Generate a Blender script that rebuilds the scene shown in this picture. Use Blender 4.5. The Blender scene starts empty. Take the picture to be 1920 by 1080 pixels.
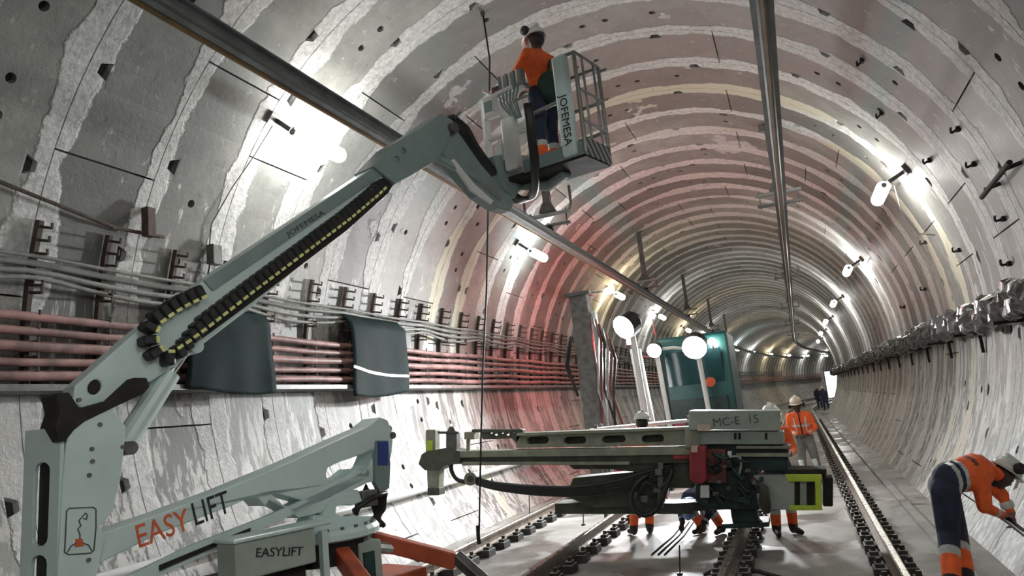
import bpy, bmesh, math, random
import numpy as np
from math import sin, cos, tan, pi, radians, degrees, atan, atan2, sqrt
from mathutils import Vector, Matrix
from mathutils.geometry import tessellate_polygon
random.seed(7)
C = bpy.context.scene.collection
# ------------------------------------------------------------------ camera
FPX = 1400.0
CAM = Vector((0.0, 0.0, 2.04))
def camera_basis(vp=(1497, 723), roll=6.0):
    a = radians(roll); x, y = vp[0]-960, vp[1]-540
    xu, yu = x*cos(a)-y*sin(a), x*sin(a)+y*cos(a)
    p = atan(yu/FPX); w = atan(xu/FPX*cos(p))
    F = Vector((-sin(w)*cos(p), cos(w)*cos(p), sin(p))); R = Vector((cos(w), sin(w), 0)); U = R.cross(F)
    return F, R*cos(a)-U*sin(a), U*cos(a)+R*sin(a)
CF, CR, CU = camera_basis()
cd = bpy.data.cameras.new('camera'); cd.sensor_width = 36; cd.lens = 36*FPX/1920; cd.clip_start = .05; cd.clip_end = 600
cam = bpy.data.objects.new('camera', cd); C.objects.link(cam)
cam.matrix_world = Matrix(((CR.x, CU.x, -CF.x, CAM.x), (CR.y, CU.y, -CF.y, CAM.y), (CR.z, CU.z, -CF.z, CAM.z), (0, 0, 0, 1)))
bpy.context.scene.camera = cam
def ray(px, py): return CF + CR*((px-960)/FPX) - CU*((py-540)/FPX)
def D(px, py, d): return CAM + ray(px, py)*d                 # point at depth d
def at_y(px, py, y): r = ray(px, py); return CAM + r*(y/r.y)
def at_z(px, py, z): r = ray(px, py); return CAM + r*((z-CAM.z)/r.z)
# ------------------------------------------------------------------ world, exposure
world = bpy.data.worlds.new('tunnel_air'); bpy.context.scene.world = world; world.use_nodes = True
world.node_tree.nodes['Background'].inputs[0].default_value = (.55, .6, .6, 1)
world.node_tree.nodes['Background'].inputs[1].default_value = .05
vs = bpy.context.scene.view_settings
vs.view_transform = 'Standard'; vs.look = 'None'; vs.exposure = 0.45; vs.gamma = 1; vs.use_curve_mapping = False
LAMP_POWER = 56.0        # radiance of the wall lamps
FLOOD_POWER = 1050.0      # radiance of the vehicle floodlights
# ------------------------------------------------------------------ tunnel frame
XC, ZC, TR = -2.12, 3.0, 4.85
PITCH = 1.235; SEAM0 = 13.73
S0, RC = 55.0, 200.0
def path(s):
    if s <= S0: return Vector((0, s, 0)), 0.0
    f = (s-S0)/RC
    return Vector((RC*(1-cos(f)), S0+RC*sin(f), 0)), f
def W(x, s, z):
    b, f = path(s); return b + Vector((x*cos(f), -x*sin(f), z))
def wall_pt(ang, s, off=0.0):
    a = radians(ang); return W(XC+(TR-off)*cos(a), s, ZC+(TR-off)*sin(a))
def wall_matrix(ang, s, off=0.0):      # local x = inward normal, y = along the tunnel
    b, f = path(s)
    return Matrix.Translation(wall_pt(ang, s, off)) @ Matrix.Rotation(-f, 4, 'Z') @ Matrix.Rotation(pi-radians(ang), 4, 'Y')
# ------------------------------------------------------------------ materials
MATS = {}
def new_mat(name):
    m = bpy.data.materials.new(name); m.use_nodes = True; MATS[name] = m
    return m, m.node_tree, m.node_tree.nodes['Principled BSDF']
def nd(nt, t, **kw):
    n = nt.nodes.new(t)
    for k, v in kw.items():
        if k[0] == '_': n.inputs[k[1:].replace('_', ' ')].default_value = v
        else: setattr(n, k, v)
    return n
def mixc(nt, fac, a, b, mode='MIX'):
    n = nt.nodes.new('ShaderNodeMix'); n.data_type = 'RGBA'; n.blend_type = mode
    for i, v in ((0, fac), (6, a), (7, b)):
        if isinstance(v, (int, float)): n.inputs[i].default_value = v
        elif isinstance(v, tuple): n.inputs[i].default_value = (*v, 1)
        else: nt.links.new(v, n.inputs[i])
    return n.outputs[2]
def ma(nt, op, a, b=None, c=None, clamp=False):
    n = nt.nodes.new('ShaderNodeMath'); n.operation = op; n.use_clamp = clamp
    for i, v in enumerate((a, b, c)):
        if v is None: continue
        if isinstance(v, (int, float)): n.inputs[i].default_value = v
        else: nt.links.new(v, n.inputs[i])
    return n.outputs[0]
def ramp(nt, v, lo, hi):
    n = nt.nodes.new('ShaderNodeMapRange'); n.interpolation_type = 'SMOOTHSTEP'
    nt.links.new(v, n.inputs[0]); n.inputs[1].default_value = lo; n.inputs[2].default_value = hi
    return n.outputs[0]
def noise(nt, vec, scale, detail=3, rough=.55, mul=None):
    if mul:
        m = nt.nodes.new('ShaderNodeVectorMath'); m.operation = 'MULTIPLY'; nt.links.new(vec, m.inputs[0]); m.inputs[1].default_value = mul; vec = m.outputs[0]
    n = nd(nt, 'ShaderNodeTexNoise', _Scale=scale, _Detail=detail, _Roughness=rough)
    nt.links.new(vec, n.inputs['Vector']); return n.outputs[0]
def bump(nt, b, h, strength=.3, dist=.02):
    n = nd(nt, 'ShaderNodeBump', _Strength=strength, _Distance=dist); nt.links.new(h, n.inputs['Height']); nt.links.new(n.outputs[0], b.inputs['Normal'])
def simple(name, col, rough=.5, metal=0.0, var=.12, scale=6, bmp=.0, spec=None):
    m, nt, b = new_mat(name)
    g = nd(nt, 'ShaderNodeNewGeometry')
    v = noise(nt, g.outputs['Position'], scale, 5, .6)
    f = ramp(nt, v, .3, .7)
    c = mixc(nt, f, tuple(max(0, k*(1-var)) for k in col), tuple(min(1, k*(1+var)) for k in col))
    nt.links.new(c, b.inputs['Base Color'])
    nt.links.new(ma(nt, 'MULTIPLY_ADD', v, .25, rough-.12), b.inputs['Roughness'])
    b.inputs['Metallic'].default_value = metal
    if spec is not None: b.inputs['Specular IOR Level'].default_value = spec
    if bmp: bump(nt, b, v, bmp, .01)
    return m
def emitter(name, col, strength):
    m, nt, b = new_mat(name); b.inputs['Base Color'].default_value = (.9, .9, .9, 1)
    b.inputs['Emission Color'].default_value = (*col, 1); b.inputs['Emission Strength'].default_value = strength
    return m
def concrete_lining(name, local):
    m, nt, b = new_mat(name)
    tc = nd(nt, 'ShaderNodeTexCoord'); g = nd(nt, 'ShaderNodeNewGeometry'); P = g.outputs['Position']
    sx = nd(nt, 'ShaderNodeSeparateXYZ'); sp = nd(nt, 'ShaderNodeSeparateXYZ')
    nt.links.new(tc.outputs['Object'], sx.inputs[0]); nt.links.new(P, sp.inputs[0])
    y = sx.outputs[1]
    if not local: y = ma(nt, 'MODULO', ma(nt, 'ADD', y, 100*PITCH-SEAM0 % PITCH), PITCH)
    oi = nd(nt, 'ShaderNodeObjectInfo')
    big = noise(nt, P, .55, 2, .5); mid = noise(nt, P, 2.3, 6, .65); fine = noise(nt, P, 14, 6, .7)
    streak = noise(nt, P, 1.0, 5, .7, (8, 8, .32))
    # grey base, one tone per segment, damp blotches
    base = mixc(nt, ramp(nt, mid, .25, .75), (.165, .165, .156), (.27, .27, .253))
    tone = ma(nt, 'MULTIPLY_ADD', oi.outputs['Random'], .75, .58)
    cmb = nd(nt, 'ShaderNodeCombineColor'); [nt.links.new(tone, cmb.inputs[i]) for i in range(3)]
    base = mixc(nt, 1.0, base, cmb.outputs[0], 'MULTIPLY')
    base = mixc(nt, ma(nt, 'MULTIPLY', ramp(nt, big, .52, .60), .45), base, (.15, .146, .137))
    # grout smeared over the ring joints
    dist = ma(nt, 'MINIMUM', y, ma(nt, 'SUBTRACT', PITCH, y))
    edge = ma(nt, 'ADD', dist, ma(nt, 'MULTIPLY', ma(nt, 'SUBTRACT', mid, .5), .30))
    edge = ma(nt, 'ADD', edge, ma(nt, 'MULTIPLY', ma(nt, 'SUBTRACT', big, .5), .55))
    gr = ma(nt, 'SUBTRACT', 1.0, ramp(nt, edge, .20, .235))
    yw = sp.outputs[1]
    patch = ramp(nt, ma(nt, 'ADD', noise(nt, P, .75, 4, .6), ma(nt, 'MULTIPLY', mid, .25)), .77, .80)
    gr = ma(nt, 'MAXIMUM', gr, ma(nt, 'MULTIPLY', patch, .75))
    cream = ma(nt, 'MULTIPLY', ramp(nt, yw, 13.0, 13.4), ma(nt, 'SUBTRACT', 1.0, ramp(nt, yw, 15.6, 16.4)))
    cream = ma(nt, 'MULTIPLY', cream, ramp(nt, noise(nt, P, .5, 1, .4), .40, .46))
    grout = mixc(nt, ramp(nt, fine, .3, .7), (.46, .46, .455), (.80, .80, .79))
    grout = mixc(nt, cream, grout, (.62, .59, .47))
    col = mixc(nt, ma(nt, 'MULTIPLY', gr, .92), base, grout)
    # lime runs, stronger towards the foot of the wall where water leaves them
    low = ma(nt, 'SUBTRACT', 1.0, ramp(nt, sp.outputs[2], 1.2, 6.0))
    runs = ramp(nt, ma(nt, 'ADD', streak, ma(nt, 'MULTIPLY_ADD', low, .16, -.10)), .52, .62)
    col = mixc(nt, ma(nt, 'MULTIPLY', runs, .8), col, (.62, .60, .58))
    dk = ramp(nt, noise(nt, P, 1.0, 4, .65, (9, 9, .3)), .62, .70)
    col = mixc(nt, ma(nt, 'MULTIPLY', dk, .5), col, (.09, .085, .08))
    nt.links.new(col, b.inputs['Base Color'])
    nt.links.new(ma(nt, 'MULTIPLY_ADD', mid, .35, .38), b.inputs['Roughness'])
    h = ma(nt, 'ADD', ma(nt, 'MULTIPLY', fine, .35), ma(nt, 'MULTIPLY', gr, ma(nt, 'MULTIPLY_ADD', fine, 1.6, .6)))
    bump(nt, b, h, .55, .03)
    return m
concrete_lining('lining', True); concrete_lining('lining_far', False)
def floor_mat():
    m, nt, b = new_mat('floor_concrete'); g = nd(nt, 'ShaderNodeNewGeometry'); P = g.outputs['Position']
    n1 = noise(nt, P, 1.1, 5, .6); n2 = noise(nt, P, 9, 6, .7); n3 = noise(nt, P, .6, 3, .5)
    c = mixc(nt, ramp(nt, n1, .3, .7), (.22, .21, .195), (.40, .385, .36))
    c = mixc(nt, ma(nt, 'MULTIPLY', ramp(nt, n2, .5, .75), .35), c, (.16, .15, .135))
    wet = ramp(nt, n3, .50, .58)
    c = mixc(nt, ma(nt, 'MULTIPLY', wet, .45), c, (.10, .095, .085))
    nt.links.new(c, b.inputs['Base Color'])
    nt.links.new(ma(nt, 'MULTIPLY_ADD', wet, -.38, .62), b.inputs['Roughness'])
    bump(nt, b, n2, .25, .01)
floor_mat()
simple('dark_joint', (.05, .05, .048), .9)
simple('lift_white', (.60, .73, .72), .36, 0, .05, 3)
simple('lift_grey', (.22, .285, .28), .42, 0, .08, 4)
simple('lift_dark', (.03, .028, .026), .75, 0, .3, 8, 0, .2)
simple('black_rubber', (.014, .015, .016), .5, 0, .3, 10)
simple('chain_yellow', (.72, .74, .30), .5)
simple('orange_steel', (.46, .09, .04), .5, 0, .25, 5)
simple('letter_orange', (.70, .13, .05), .5)
simple('letter_black', (.02, .025, .03), .5)
simple('letter_grey', (.08, .09, .09), .5)
simple('blue_label', (.03, .06, .28), .4)
simple('steel', (.42, .43, .43), .35, .8, .2, 8)
simple('dull_steel', (.16, .16, .155), .5, .5, .3, 8)
simple('rusty_steel', (.085, .06, .05), .75, .2, .4, 10)
simple('galvanised', (.28, .29, .28), .45, .5, .15, 5)
simple('conductor_rail', (.13, .14, .14), .38, .55, .25, 4)
simple('rail_steel', (.24, .20, .17), .4, .5, .35, 10)
simple('rail_head', (.62, .58, .53), .28, .85, .15, 8)
simple('block_dark', (.045, .042, .04), .75, 0, .4, 9)
def toplit(m):        # lit tops put into the colour of upward faces
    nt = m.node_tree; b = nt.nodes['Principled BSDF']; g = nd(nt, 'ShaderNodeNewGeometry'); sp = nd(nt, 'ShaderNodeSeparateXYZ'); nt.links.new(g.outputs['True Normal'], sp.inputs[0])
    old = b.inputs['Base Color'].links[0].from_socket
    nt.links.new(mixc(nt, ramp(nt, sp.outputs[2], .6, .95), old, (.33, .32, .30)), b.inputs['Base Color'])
toplit(MATS['block_dark'])
simple('block_top', (.34, .33, .31), .7, 0, .3, 9)
simple('conduit_red', (.27, .145, .135), .55, 0, .5, 3)
simple('cable_grey', (.20, .205, .19), .6, 0, .3, 5)
simple('tarp_green', (.012, .024, .024), .7, 0, .35, 3, .2, .08)
simple('olive_steel', (.27, .28, .22), .45, 0, .2, 5)
simple('olive_dark', (.075, .08, .062), .55, 0, .3, 5)
simple('rig_green', (.34, .40, .36), .42, 0, .12, 4)
simple('rig_teal_dark', (.015, .04, .038), .45, 0, .4, 7)
simple('rig_red', (.30, .035, .045), .4, 0, .15, 5)
simple('lime', (.50, .68, .06), .45)
simple('cab_teal', (.012, .075, .072), .4, 0, .2, 2)
simple('white_paint', (.72, .73, .72), .4, 0, .06, 5)
simple('vest_orange', (.95, .14, .03), .7, 0, .15, 12, .2)
simple('navy_cloth', (.022, .03, .062), .8, 0, .3, 10, .2)
simple('grey_cloth', (.20, .215, .20), .8, 0, .2, 10, .2)
simple('reflective', (.52, .55, .54), .35, .1, .1, 12)
simple('skin', (.20, .105, .075), .55, 0, .12, 12)
simple('skin_dark', (.06, .036, .028), .55, 0, .2, 12)
simple('boot_black', (.016, .015, .014), .6, 0, .3, 12)
simple('helmet_white', (.70, .71, .69), .3)
simple('helmet_blue', (.20, .33, .60), .3)
simple('helmet_cream', (.62, .52, .42), .35)
simple('strap_brown', (.16, .055, .04), .7)
simple('bag_green', (.025, .055, .045), .7, 0, .4, 8)
simple('plastic_wrap', (.09, .092, .095), .22, .15, .5, 7, .3)
simple('brass', (.25, .16, .08), .4, .7)
m, nt, b = new_mat('window_glass'); b.inputs['Base Color'].default_value = (.03, .09, .10, 1); b.inputs['Roughness'].default_value = .08; b.inputs['Transmission Weight'].default_value = .35
emitter('lamp_tube', (1.0, .99, .93), LAMP_POWER)
emitter('lamp_tube_warm', (1.0, .80, .50), LAMP_POWER)
emitter('lamp_tube_cool', (.82, 1.0, .98), LAMP_POWER)
emitter('flood_lens', (.97, 1.0, 1.0), FLOOD_POWER)
emitter('flood_lens_soft', (.97, 1.0, 1.0), FLOOD_POWER*.55)
emitter('red_beacon', (1.0, .03, .04), 190.0)
emitter('spot_glow', (1.0, 1.0, .98), 4.0)
def hazard():
    m, nt, b = new_mat('hazard_stripes'); tc = nd(nt, 'ShaderNodeTexCoord'); s = nd(nt, 'ShaderNodeSeparateXYZ'); nt.links.new(tc.outputs['Object'], s.inputs[0])
    d = ma(nt, 'ADD', ma(nt, 'ADD', s.outputs[0], s.outputs[1]), s.outputs[2]); f = ma(nt, 'FRACT', ma(nt, 'MULTIPLY', d, 7.0))
    nt.links.new(mixc(nt, ma(nt, 'GREATER_THAN', f, .5), (.05, .055, .055), (.33, .34, .33)), b.inputs['Base Color']); b.inputs['Roughness'].default_value = .6
hazard()
# ------------------------------------------------------------------ mesh helpers
ROOT = {}
def tag(o, label=None, cat=None, group=None, kind=None):
    if label: o['label'] = label
    if cat: o['category'] = cat
    if group: o['group'] = group
    if kind: o['kind'] = kind
    return o
def thing(name, loc, label, cat, group=None):
    o = bpy.data.objects.new(name, None); C.objects.link(o); o.location = loc; o.empty_display_size = .2
    ROOT[o.name] = Vector(loc); return tag(o, label, cat, group)
class MB:
    def __init__(s): s.v = []; s.f = []
    def add(s, vs, fs):
        n = len(s.v); s.v += [Vector(p) for p in vs]; s.f += [tuple(i+n for i in f) for f in fs]; return s
    def box(s, c, size, ax=None):
        c = Vector(c); h = [k/2 for k in size]
        A = ax or (Vector((1, 0, 0)), Vector((0, 1, 0)), Vector((0, 0, 1)))
        vs = [c+A[0]*(i*h[0])+A[1]*(j*h[1])+A[2]*(k*h[2]) for i in (-1, 1) for j in (-1, 1) for k in (-1, 1)]
        return s.add(vs, [(0, 1, 3, 2), (4, 6, 7, 5), (0, 4, 5, 1), (2, 3, 7, 6), (0, 2, 6, 4), (1, 5, 7, 3)])
    def tube(s, pts, r, n=10, cap=True, flat=None):
        pts = [Vector(p) for p in pts]; rs = r if isinstance(r, (list, tuple)) else [r]*len(pts)
        ref = Vector((0, 0, 1)); base = len(s.v); prev = None
        for i, p in enumerate(pts):
            t = (pts[min(i+1, len(pts)-1)]-pts[max(i-1, 0)]).normalized()
            if prev is None:
                a = t.cross(ref)
                if a.length < .1: a = t.cross(Vector((1, 0, 0)))
            else: a = prev - t*prev.dot(t)
            a.normalize(); prev = a; b2 = t.cross(a)
            for k in range(n):
                w = 2*pi*k/n; s.v.append(p+(a*cos(w)+b2*sin(w))*rs[i])
        for i in range(len(pts)-1):
            for k in range(n):
                a0 = base+i*n+k; a1 = base+i*n+(k+1) % n; s.f.append((a0, a1, a1+n, a0+n))
        if cap:
            s.f.append(tuple(base+k for k in range(n))[::-1]); s.f.append(tuple(base+(len(pts)-1)*n+k for k in range(n)))
        return s
    def cyl(s, a, b, r, r2=None, n=14): return s.tube([a, b], [r, r if r2 is None else r2], n)
    def prism(s, poly, o, u, v, t, holes=()):       # poly in (u, v); extruded along u x v by +-t/2
        o, u, v = Vector(o), Vector(u), Vector(v); nn = u.cross(v).normalized()
        loops = [list(poly)]+[list(h) for h in holes]
        tris = tessellate_polygon([[Vector((x, y, 0)) for x, y in l] for l in loops])
        flat = [p for l in loops for p in l]; n = len(flat)
        vs = [o+u*x+v*y+nn*(t/2) for x, y in flat]+[o+u*x+v*y-nn*(t/2) for x, y in flat]
        fs = [tuple(a) for a in tris]+[tuple(k+n for k in a)[::-1] for a in tris]
        st = 0
        for l in loops:
            m_ = len(l)
            for i in range(m_): a, b_ = st+i, st+(i+1) % m_; fs.append((a, b_, b_+n, a+n))
            st += m_
        return s.add(vs, fs)
    def sphere(s, c, r, nu=14, nv=9, sc=(1, 1, 1)):
        c = Vector(c); vs = []; fs = []
        for j in range(nv+1):
            for i in range(nu):
                a, b_ = 2*pi*i/nu, pi*j/nv; vs.append(c+Vector((r*sc[0]*sin(b_)*cos(a), r*sc[1]*sin(b_)*sin(a), r*sc[2]*cos(b_))))
        for j in range(nv):
            for i in range(nu): fs.append((j*nu+i, (j+1)*nu+i, (j+1)*nu+(i+1) % nu, j*nu+(i+1) % nu))
        return s.add(vs, fs)
    def lathe(s, prof, o, axis=(0, 0, 1), n=20):
        o = Vector(o); ax = Vector(axis).normalized(); a = ax.orthogonal().normalized(); b2 = ax.cross(a); vs = []; fs = []
        for r, h in prof:
            for k in range(n): w = 2*pi*k/n; vs.append(o+ax*h+(a*cos(w)+b2*sin(w))*r)
        for i in range(len(prof)-1):
            for k in range(n): fs.append((i*n+k, i*n+(k+1) % n, (i+1)*n+(k+1) % n, (i+1)*n+k))
        return s.add(vs, fs)
    def sweep(s, prof, ss, closed=True):             # prof: (x, z) in tunnel frame; along the path
        n = len(prof); base = len(s.v)
        for q in ss: s.v += [W(x, q, z) for x, z in prof]
        for i in range(len(ss)-1):
            for k in range(n if closed else n-1):
                a, b_ = base+i*n+k, base+i*n+(k+1) % n; s.f.append((a, b_, b_+n, a+n))
        if closed: s.f.append(tuple(base+k for k in range(n))[::-1]); s.f.append(tuple(base+(len(ss)-1)*n+k for k in range(n)))
        return s
    def build(s, name, mat, parent=None, bevel=0, smooth=False, fix=True, origin=None):
        if parent is not None: o0 = ROOT[parent.name]
        elif origin is not None: o0 = Vector(origin)
        else:
            xs = [p.x for p in s.v]; ys = [p.y for p in s.v]; zs = [p.z for p in s.v]
            o0 = Vector(((min(xs)+max(xs))/2, (min(ys)+max(ys))/2, min(zs)))
        me = bpy.data.meshes.new(name); me.from_pydata([p-o0 for p in s.v], [], s.f)
        if fix:
            bm = bmesh.new(); bm.from_mesh(me); bmesh.ops.remove_doubles(bm, verts=bm.verts, dist=1e-5); bmesh.ops.recalc_face_normals(bm, faces=bm.faces); bm.to_mesh(me); bm.free()
        me.materials.append(MATS[mat])
        o = bpy.data.objects.new(name, me); C.objects.link(o); ROOT[o.name] = o0
        if parent is not None: o.parent = parent
        else: o.location = o0
        if smooth: me.shade_smooth()
        if bevel:
            b_ = o.modifiers.new('bevel', 'BEVEL'); b_.width = bevel; b_.segments = 2; b_.limit_method = 'ANGLE'; b_.angle_limit = radians(40)
        return o
def steps(a, b, d): n = max(2, int(round((b-a)/d))+1); return [a+(b-a)*i/(n-1) for i in range(n)]
def copy_tree(o, M=None, parent=None):
    c = o.copy(); C.objects.link(c); c.parent = parent
    if M is not None: c.matrix_world = M
    for ch in list(o.children): copy_tree(ch, None, c)
    return c
def lettering(body, mat, parent, o, u, v, size, depth=.004, align='CENTER', name='lettering'):
    cu = bpy.data.curves.new(name, 'FONT'); cu.body = body; cu.size = size; cu.align_x = align; cu.align_y = 'CENTER'; cu.extrude = depth/2; cu.resolution_u = 3
    t = bpy.data.objects.new(name, cu); C.objects.link(t)
    dg = bpy.context.evaluated_depsgraph_get(); me = bpy.data.meshes.new_from_object(t.evaluated_get(dg)); me.name = name
    bpy.data.objects.remove(t); bpy.data.curves.remove(cu)
    o, u, v = Vector(o), Vector(u), Vector(v); nn = u.cross(v).normalized(); r = ROOT[parent.name]
    for p in me.vertices: p.co = o-r+u*p.co.x+v*p.co.y+nn*p.co.z
    me.materials.clear(); me.materials.append(MATS[mat]); ob = bpy.data.objects.new(name, me); C.objects.link(ob); ob.parent = parent; ROOT[ob.name] = r
    return ob
# ------------------------------------------------------------------ tunnel lining
S_NEAR, S_FAR = SEAM0-10*PITCH, SEAM0+36*PITCH        # rings built segment by segment
S_BACK, S_END = SEAM0-22*PITCH, 142.0
def shell(name, a0, a1, mat='dark_joint', off=-.08):
    prof = [(XC+(TR-off)*cos(radians(a)), ZC+(TR-off)*sin(radians(a))) for a in steps(a0, a1, 5)]
    o = MB().sweep(prof, steps(S_BACK, S_END, 2.5), closed=False).build(name, mat, smooth=True, origin=(0, 0, 0)); return tag(o, kind='structure')
wall_right = shell('wall_right', -42, 45); wall_left = shell('wall_left', 135, 222); ceiling = shell('ceiling', 45, 135)
SEG = 360/7
def segment_mesh(name, pockets, holes):
    us = steps(-SEG/2+.12, SEG/2-.12, SEG/12); vs_ = [.006, .10, .26, .48, .75, .97, 1.13, PITCH-.006]
    verts, faces = [], []
    def P(u, v, r=TR): a = radians(u); return (r*cos(a), v, r*sin(a))
    def face(pts): n = len(verts); verts.extend(pts); faces.append(tuple(range(n, n+len(pts))))
    for i in range(len(us)-1):
        for j in range(len(vs_)-1):
            u0, u1, v0, v1 = us[i], us[i+1], vs_[j], vs_[j+1]
            quad = [(u0, v0), (u1, v0), (u1, v1), (u0, v1)]
            hole = None; uc, vc = (u0+u1)/2, (v0+v1)/2; k = degrees(1/TR)
            if (i, j) in pockets:
                d = 1 if j < 3 else -1
                hole = [(uc-.10*k, vc+.06*d), (uc-.05*k, vc-.065*d), (uc+.05*k, vc-.065*d), (uc+.10*k, vc+.06*d)]; dep = .11
            elif (i, j) in holes:
                hole = [(uc+.052*k*cos(2*pi*q/10), vc+.052*sin(2*pi*q/10)) for q in range(10)]; dep = .12
            if hole is None: face([P(*q) for q in quad]); continue
            fl = quad+hole
            for t in tessellate_polygon([[Vector((a/k, b_, 0)) for a, b_ in quad], [Vector((a/k, b_, 0)) for a, b_ in hole]]): face([P(*fl[q]) for q in t])
            for q in range(len(hole)):
                a, b_ = hole[q], hole[(q+1) % len(hole)]; face([P(*a), P(*b_), P(*b_, TR+dep), P(*a, TR+dep)])
            face([P(*q, TR+dep) for q in hole])
    U0, U1, V0, V1 = us[0], us[-1], vs_[0], vs_[-1]
    for i in range(len(us)-1):
        for v in (V0, V1): face([P(us[i], v), P(us[i+1], v), P(us[i+1], v, TR+.06), P(us[i], v, TR+.06)])
    for u in (U0, U1): face([P(u, V0), P(u, V1), P(u, V1, TR+.06), P(u, V0, TR+.06)])
    me = bpy.data.meshes.new(name); me.from_pydata(verts, [], faces)
    bm = bmesh.new(); bm.from_mesh(me); bmesh.ops.remove_doubles(bm, verts=bm.verts, dist=1e-5); bmesh.ops.recalc_face_normals(bm, faces=bm.faces)
    # make the inner face look at the axis
    fc = max(bm.faces, key=lambda f: f.calc_area())
    if fc.normal.x > 0: bmesh.ops.reverse_faces(bm, faces=bm.faces)
    bm.to_mesh(me); bm.free(); me.materials.append(MATS['lining']); return me
SM = [segment_mesh('concrete_segment', {(2, 1), (9, 1), (5, 5)}, {(5, 3), (6, 3)}),
      segment_mesh('concrete_segment', {(2, 5), (9, 5), (6, 1)}, {(6, 3)}),
      segment_mesh('concrete_segment', {(3, 1), (8, 5)}, {(4, 3), (6, 3), (7, 3)})]
rr = random.Random(3); far_v = MB(); nseg = 0
k = int(round((S_BACK-SEAM0)/PITCH)); kend = int((S_END-SEAM0)/PITCH)
for q in range(k, kend):
    s = SEAM0+q*PITCH; off = (q % 2)*SEG/2+rr.choice((0, 8, -8)); near = S_NEAR-1e-3 <= s < S_FAR-1e-3
    b0, f = path(s+PITCH/2)
    M0 = Matrix.Translation(W(XC, s, ZC)) @ Matrix.Rotation(-f, 4, 'Z')
    if near:
        for j in range(7):
            a = (off+j*SEG) % 360
            if a-SEG/2 > 218: a -= 360
            if a+SEG/2 < -38: a += 360
            if a-SEG/2 > 218: continue
            par = ceiling if 45 <= a <= 135 else wall_right if a < 45 else wall_left
            o = bpy.data.objects.new('concrete_segment', rr.choice(SM)); C.objects.link(o); o.parent = par
            o.matrix_local = M0 @ Matrix.Rotation(-radians(a), 4, 'Y'); nseg += 1
    else:
        for j in range(30):
            a0, a1 = -42+j*264/30, -42+(j+1)*264/30
            n = len(far_v.v)
            for a in (a0, a1):
                for dy, dr in ((.012, .05), (.012, 0), (PITCH-.012, 0), (PITCH-.012, .05)):
                    far_v.v.append(M0 @ Vector(((TR+dr)*cos(radians(a)), dy, (TR+dr)*sin(radians(a)))))
            for c_ in range(3): far_v.f.append((n+c_, n+c_+4, n+c_+5, n+c_+1))
o = far_v.build('distant_lining_rings', 'lining_far', ceiling, smooth=False, fix=False); o['kind'] = 'stuff'
# ------------------------------------------------------------------ floor, kerb, tracks
SS = steps(S_BACK, S_END, 3.0)
floor = tag(MB().sweep([(-6.15, 0), (1.9, 0), (1.9, -.3), (-6.15, -.3)], SS).build('floor', 'floor_concrete', origin=(0, 0, 0)), kind='structure')
k_ = MB().sweep([(1.22, -.02), (1.34, -.02), (1.34, .06), (1.22, .06)], SS).build('trim_1', 'floor_concrete', origin=(0, 0, 0)); tag(k_, kind='structure')
k_ = MB().sweep([(-5.62, -.02), (-5.50, -.02), (-5.50, .06), (-5.62, .06)], SS).build('trim_2', 'floor_concrete', origin=(0, 0, 0)); tag(k_, kind='structure')
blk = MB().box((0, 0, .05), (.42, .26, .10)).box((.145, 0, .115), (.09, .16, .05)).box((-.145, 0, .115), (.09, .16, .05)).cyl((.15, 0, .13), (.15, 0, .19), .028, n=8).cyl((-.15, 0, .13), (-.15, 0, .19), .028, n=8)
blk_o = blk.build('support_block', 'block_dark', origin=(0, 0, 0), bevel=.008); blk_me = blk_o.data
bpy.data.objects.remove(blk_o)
RAILS = [(-4.88, 'running rail of the far track closest to the left wall conduits'), (-3.22, 'running rail of the lift side track, inner side'),
         (-1.02, 'running rail passing under the red drill motor'), (.64, 'running rail beside the stooping worker at the right wall')]
prof0 = [(-.07, .0), (.07, .0), (.07, .012), (.012, .03), (.012, .115), (.034, .125), (.036, .155), (-.036, .155), (-.034, .125), (-.012, .115), (-.012, .03), (-.07, .012)]
for x, lab in RAILS:
    r = MB().sweep([(x+a, .10+b_) for a, b_ in prof0], steps(S_BACK+1, 110, 2.0)).build('running_rail', 'rail_steel', origin=(x, 8, 0)); tag(r, lab, 'rail', 'running rails of the two tracks')
    hd = MB().sweep([(x-.03, .254), (x+.03, .254), (x+.024, .260), (x-.024, .260)], steps(S_BACK+1, 110, 2.0)).build('rail_head', 'rail_head', r)
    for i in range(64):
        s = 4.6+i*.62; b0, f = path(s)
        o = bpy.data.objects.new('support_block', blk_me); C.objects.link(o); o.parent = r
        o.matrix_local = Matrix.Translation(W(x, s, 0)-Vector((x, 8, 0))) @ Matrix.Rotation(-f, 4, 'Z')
# ------------------------------------------------------------------ overhead conductor rails and their hangers
for x, lab in ((-4.05, 'grey overhead conductor rail passing behind the lift boom tip'), (.22, 'dark shiny overhead conductor rail above the stooping worker side track')):
    pr = [(x-.10, 5.33), (x-.05, 5.33), (x-.03, 5.29), (x+.03, 5.29), (x+.05, 5.33), (x+.10, 5.33), (x+.10, 5.36), (x+.045, 5.37), (x+.045, 5.46), (x+.085, 5.47), (x+.085, 5.49), (x-.085, 5.49), (x-.085, 5.47), (x-.045, 5.46), (x-.045, 5.37), (x-.10, 5.36)]
    o = MB().sweep(pr, steps(-6, 100, 2.0)).build('conductor_rail', 'conductor_rail', origin=(x, 8, 5.3)); tag(o, lab, 'conductor rail', 'overhead conductor rails')
    w_ = MB().sweep([(x-.012, 5.262), (x+.012, 5.262), (x+.012, 5.292), (x-.012, 5.292)], steps(-6, 100, 2.0)).build('contact_wire', 'brass', o)
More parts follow.
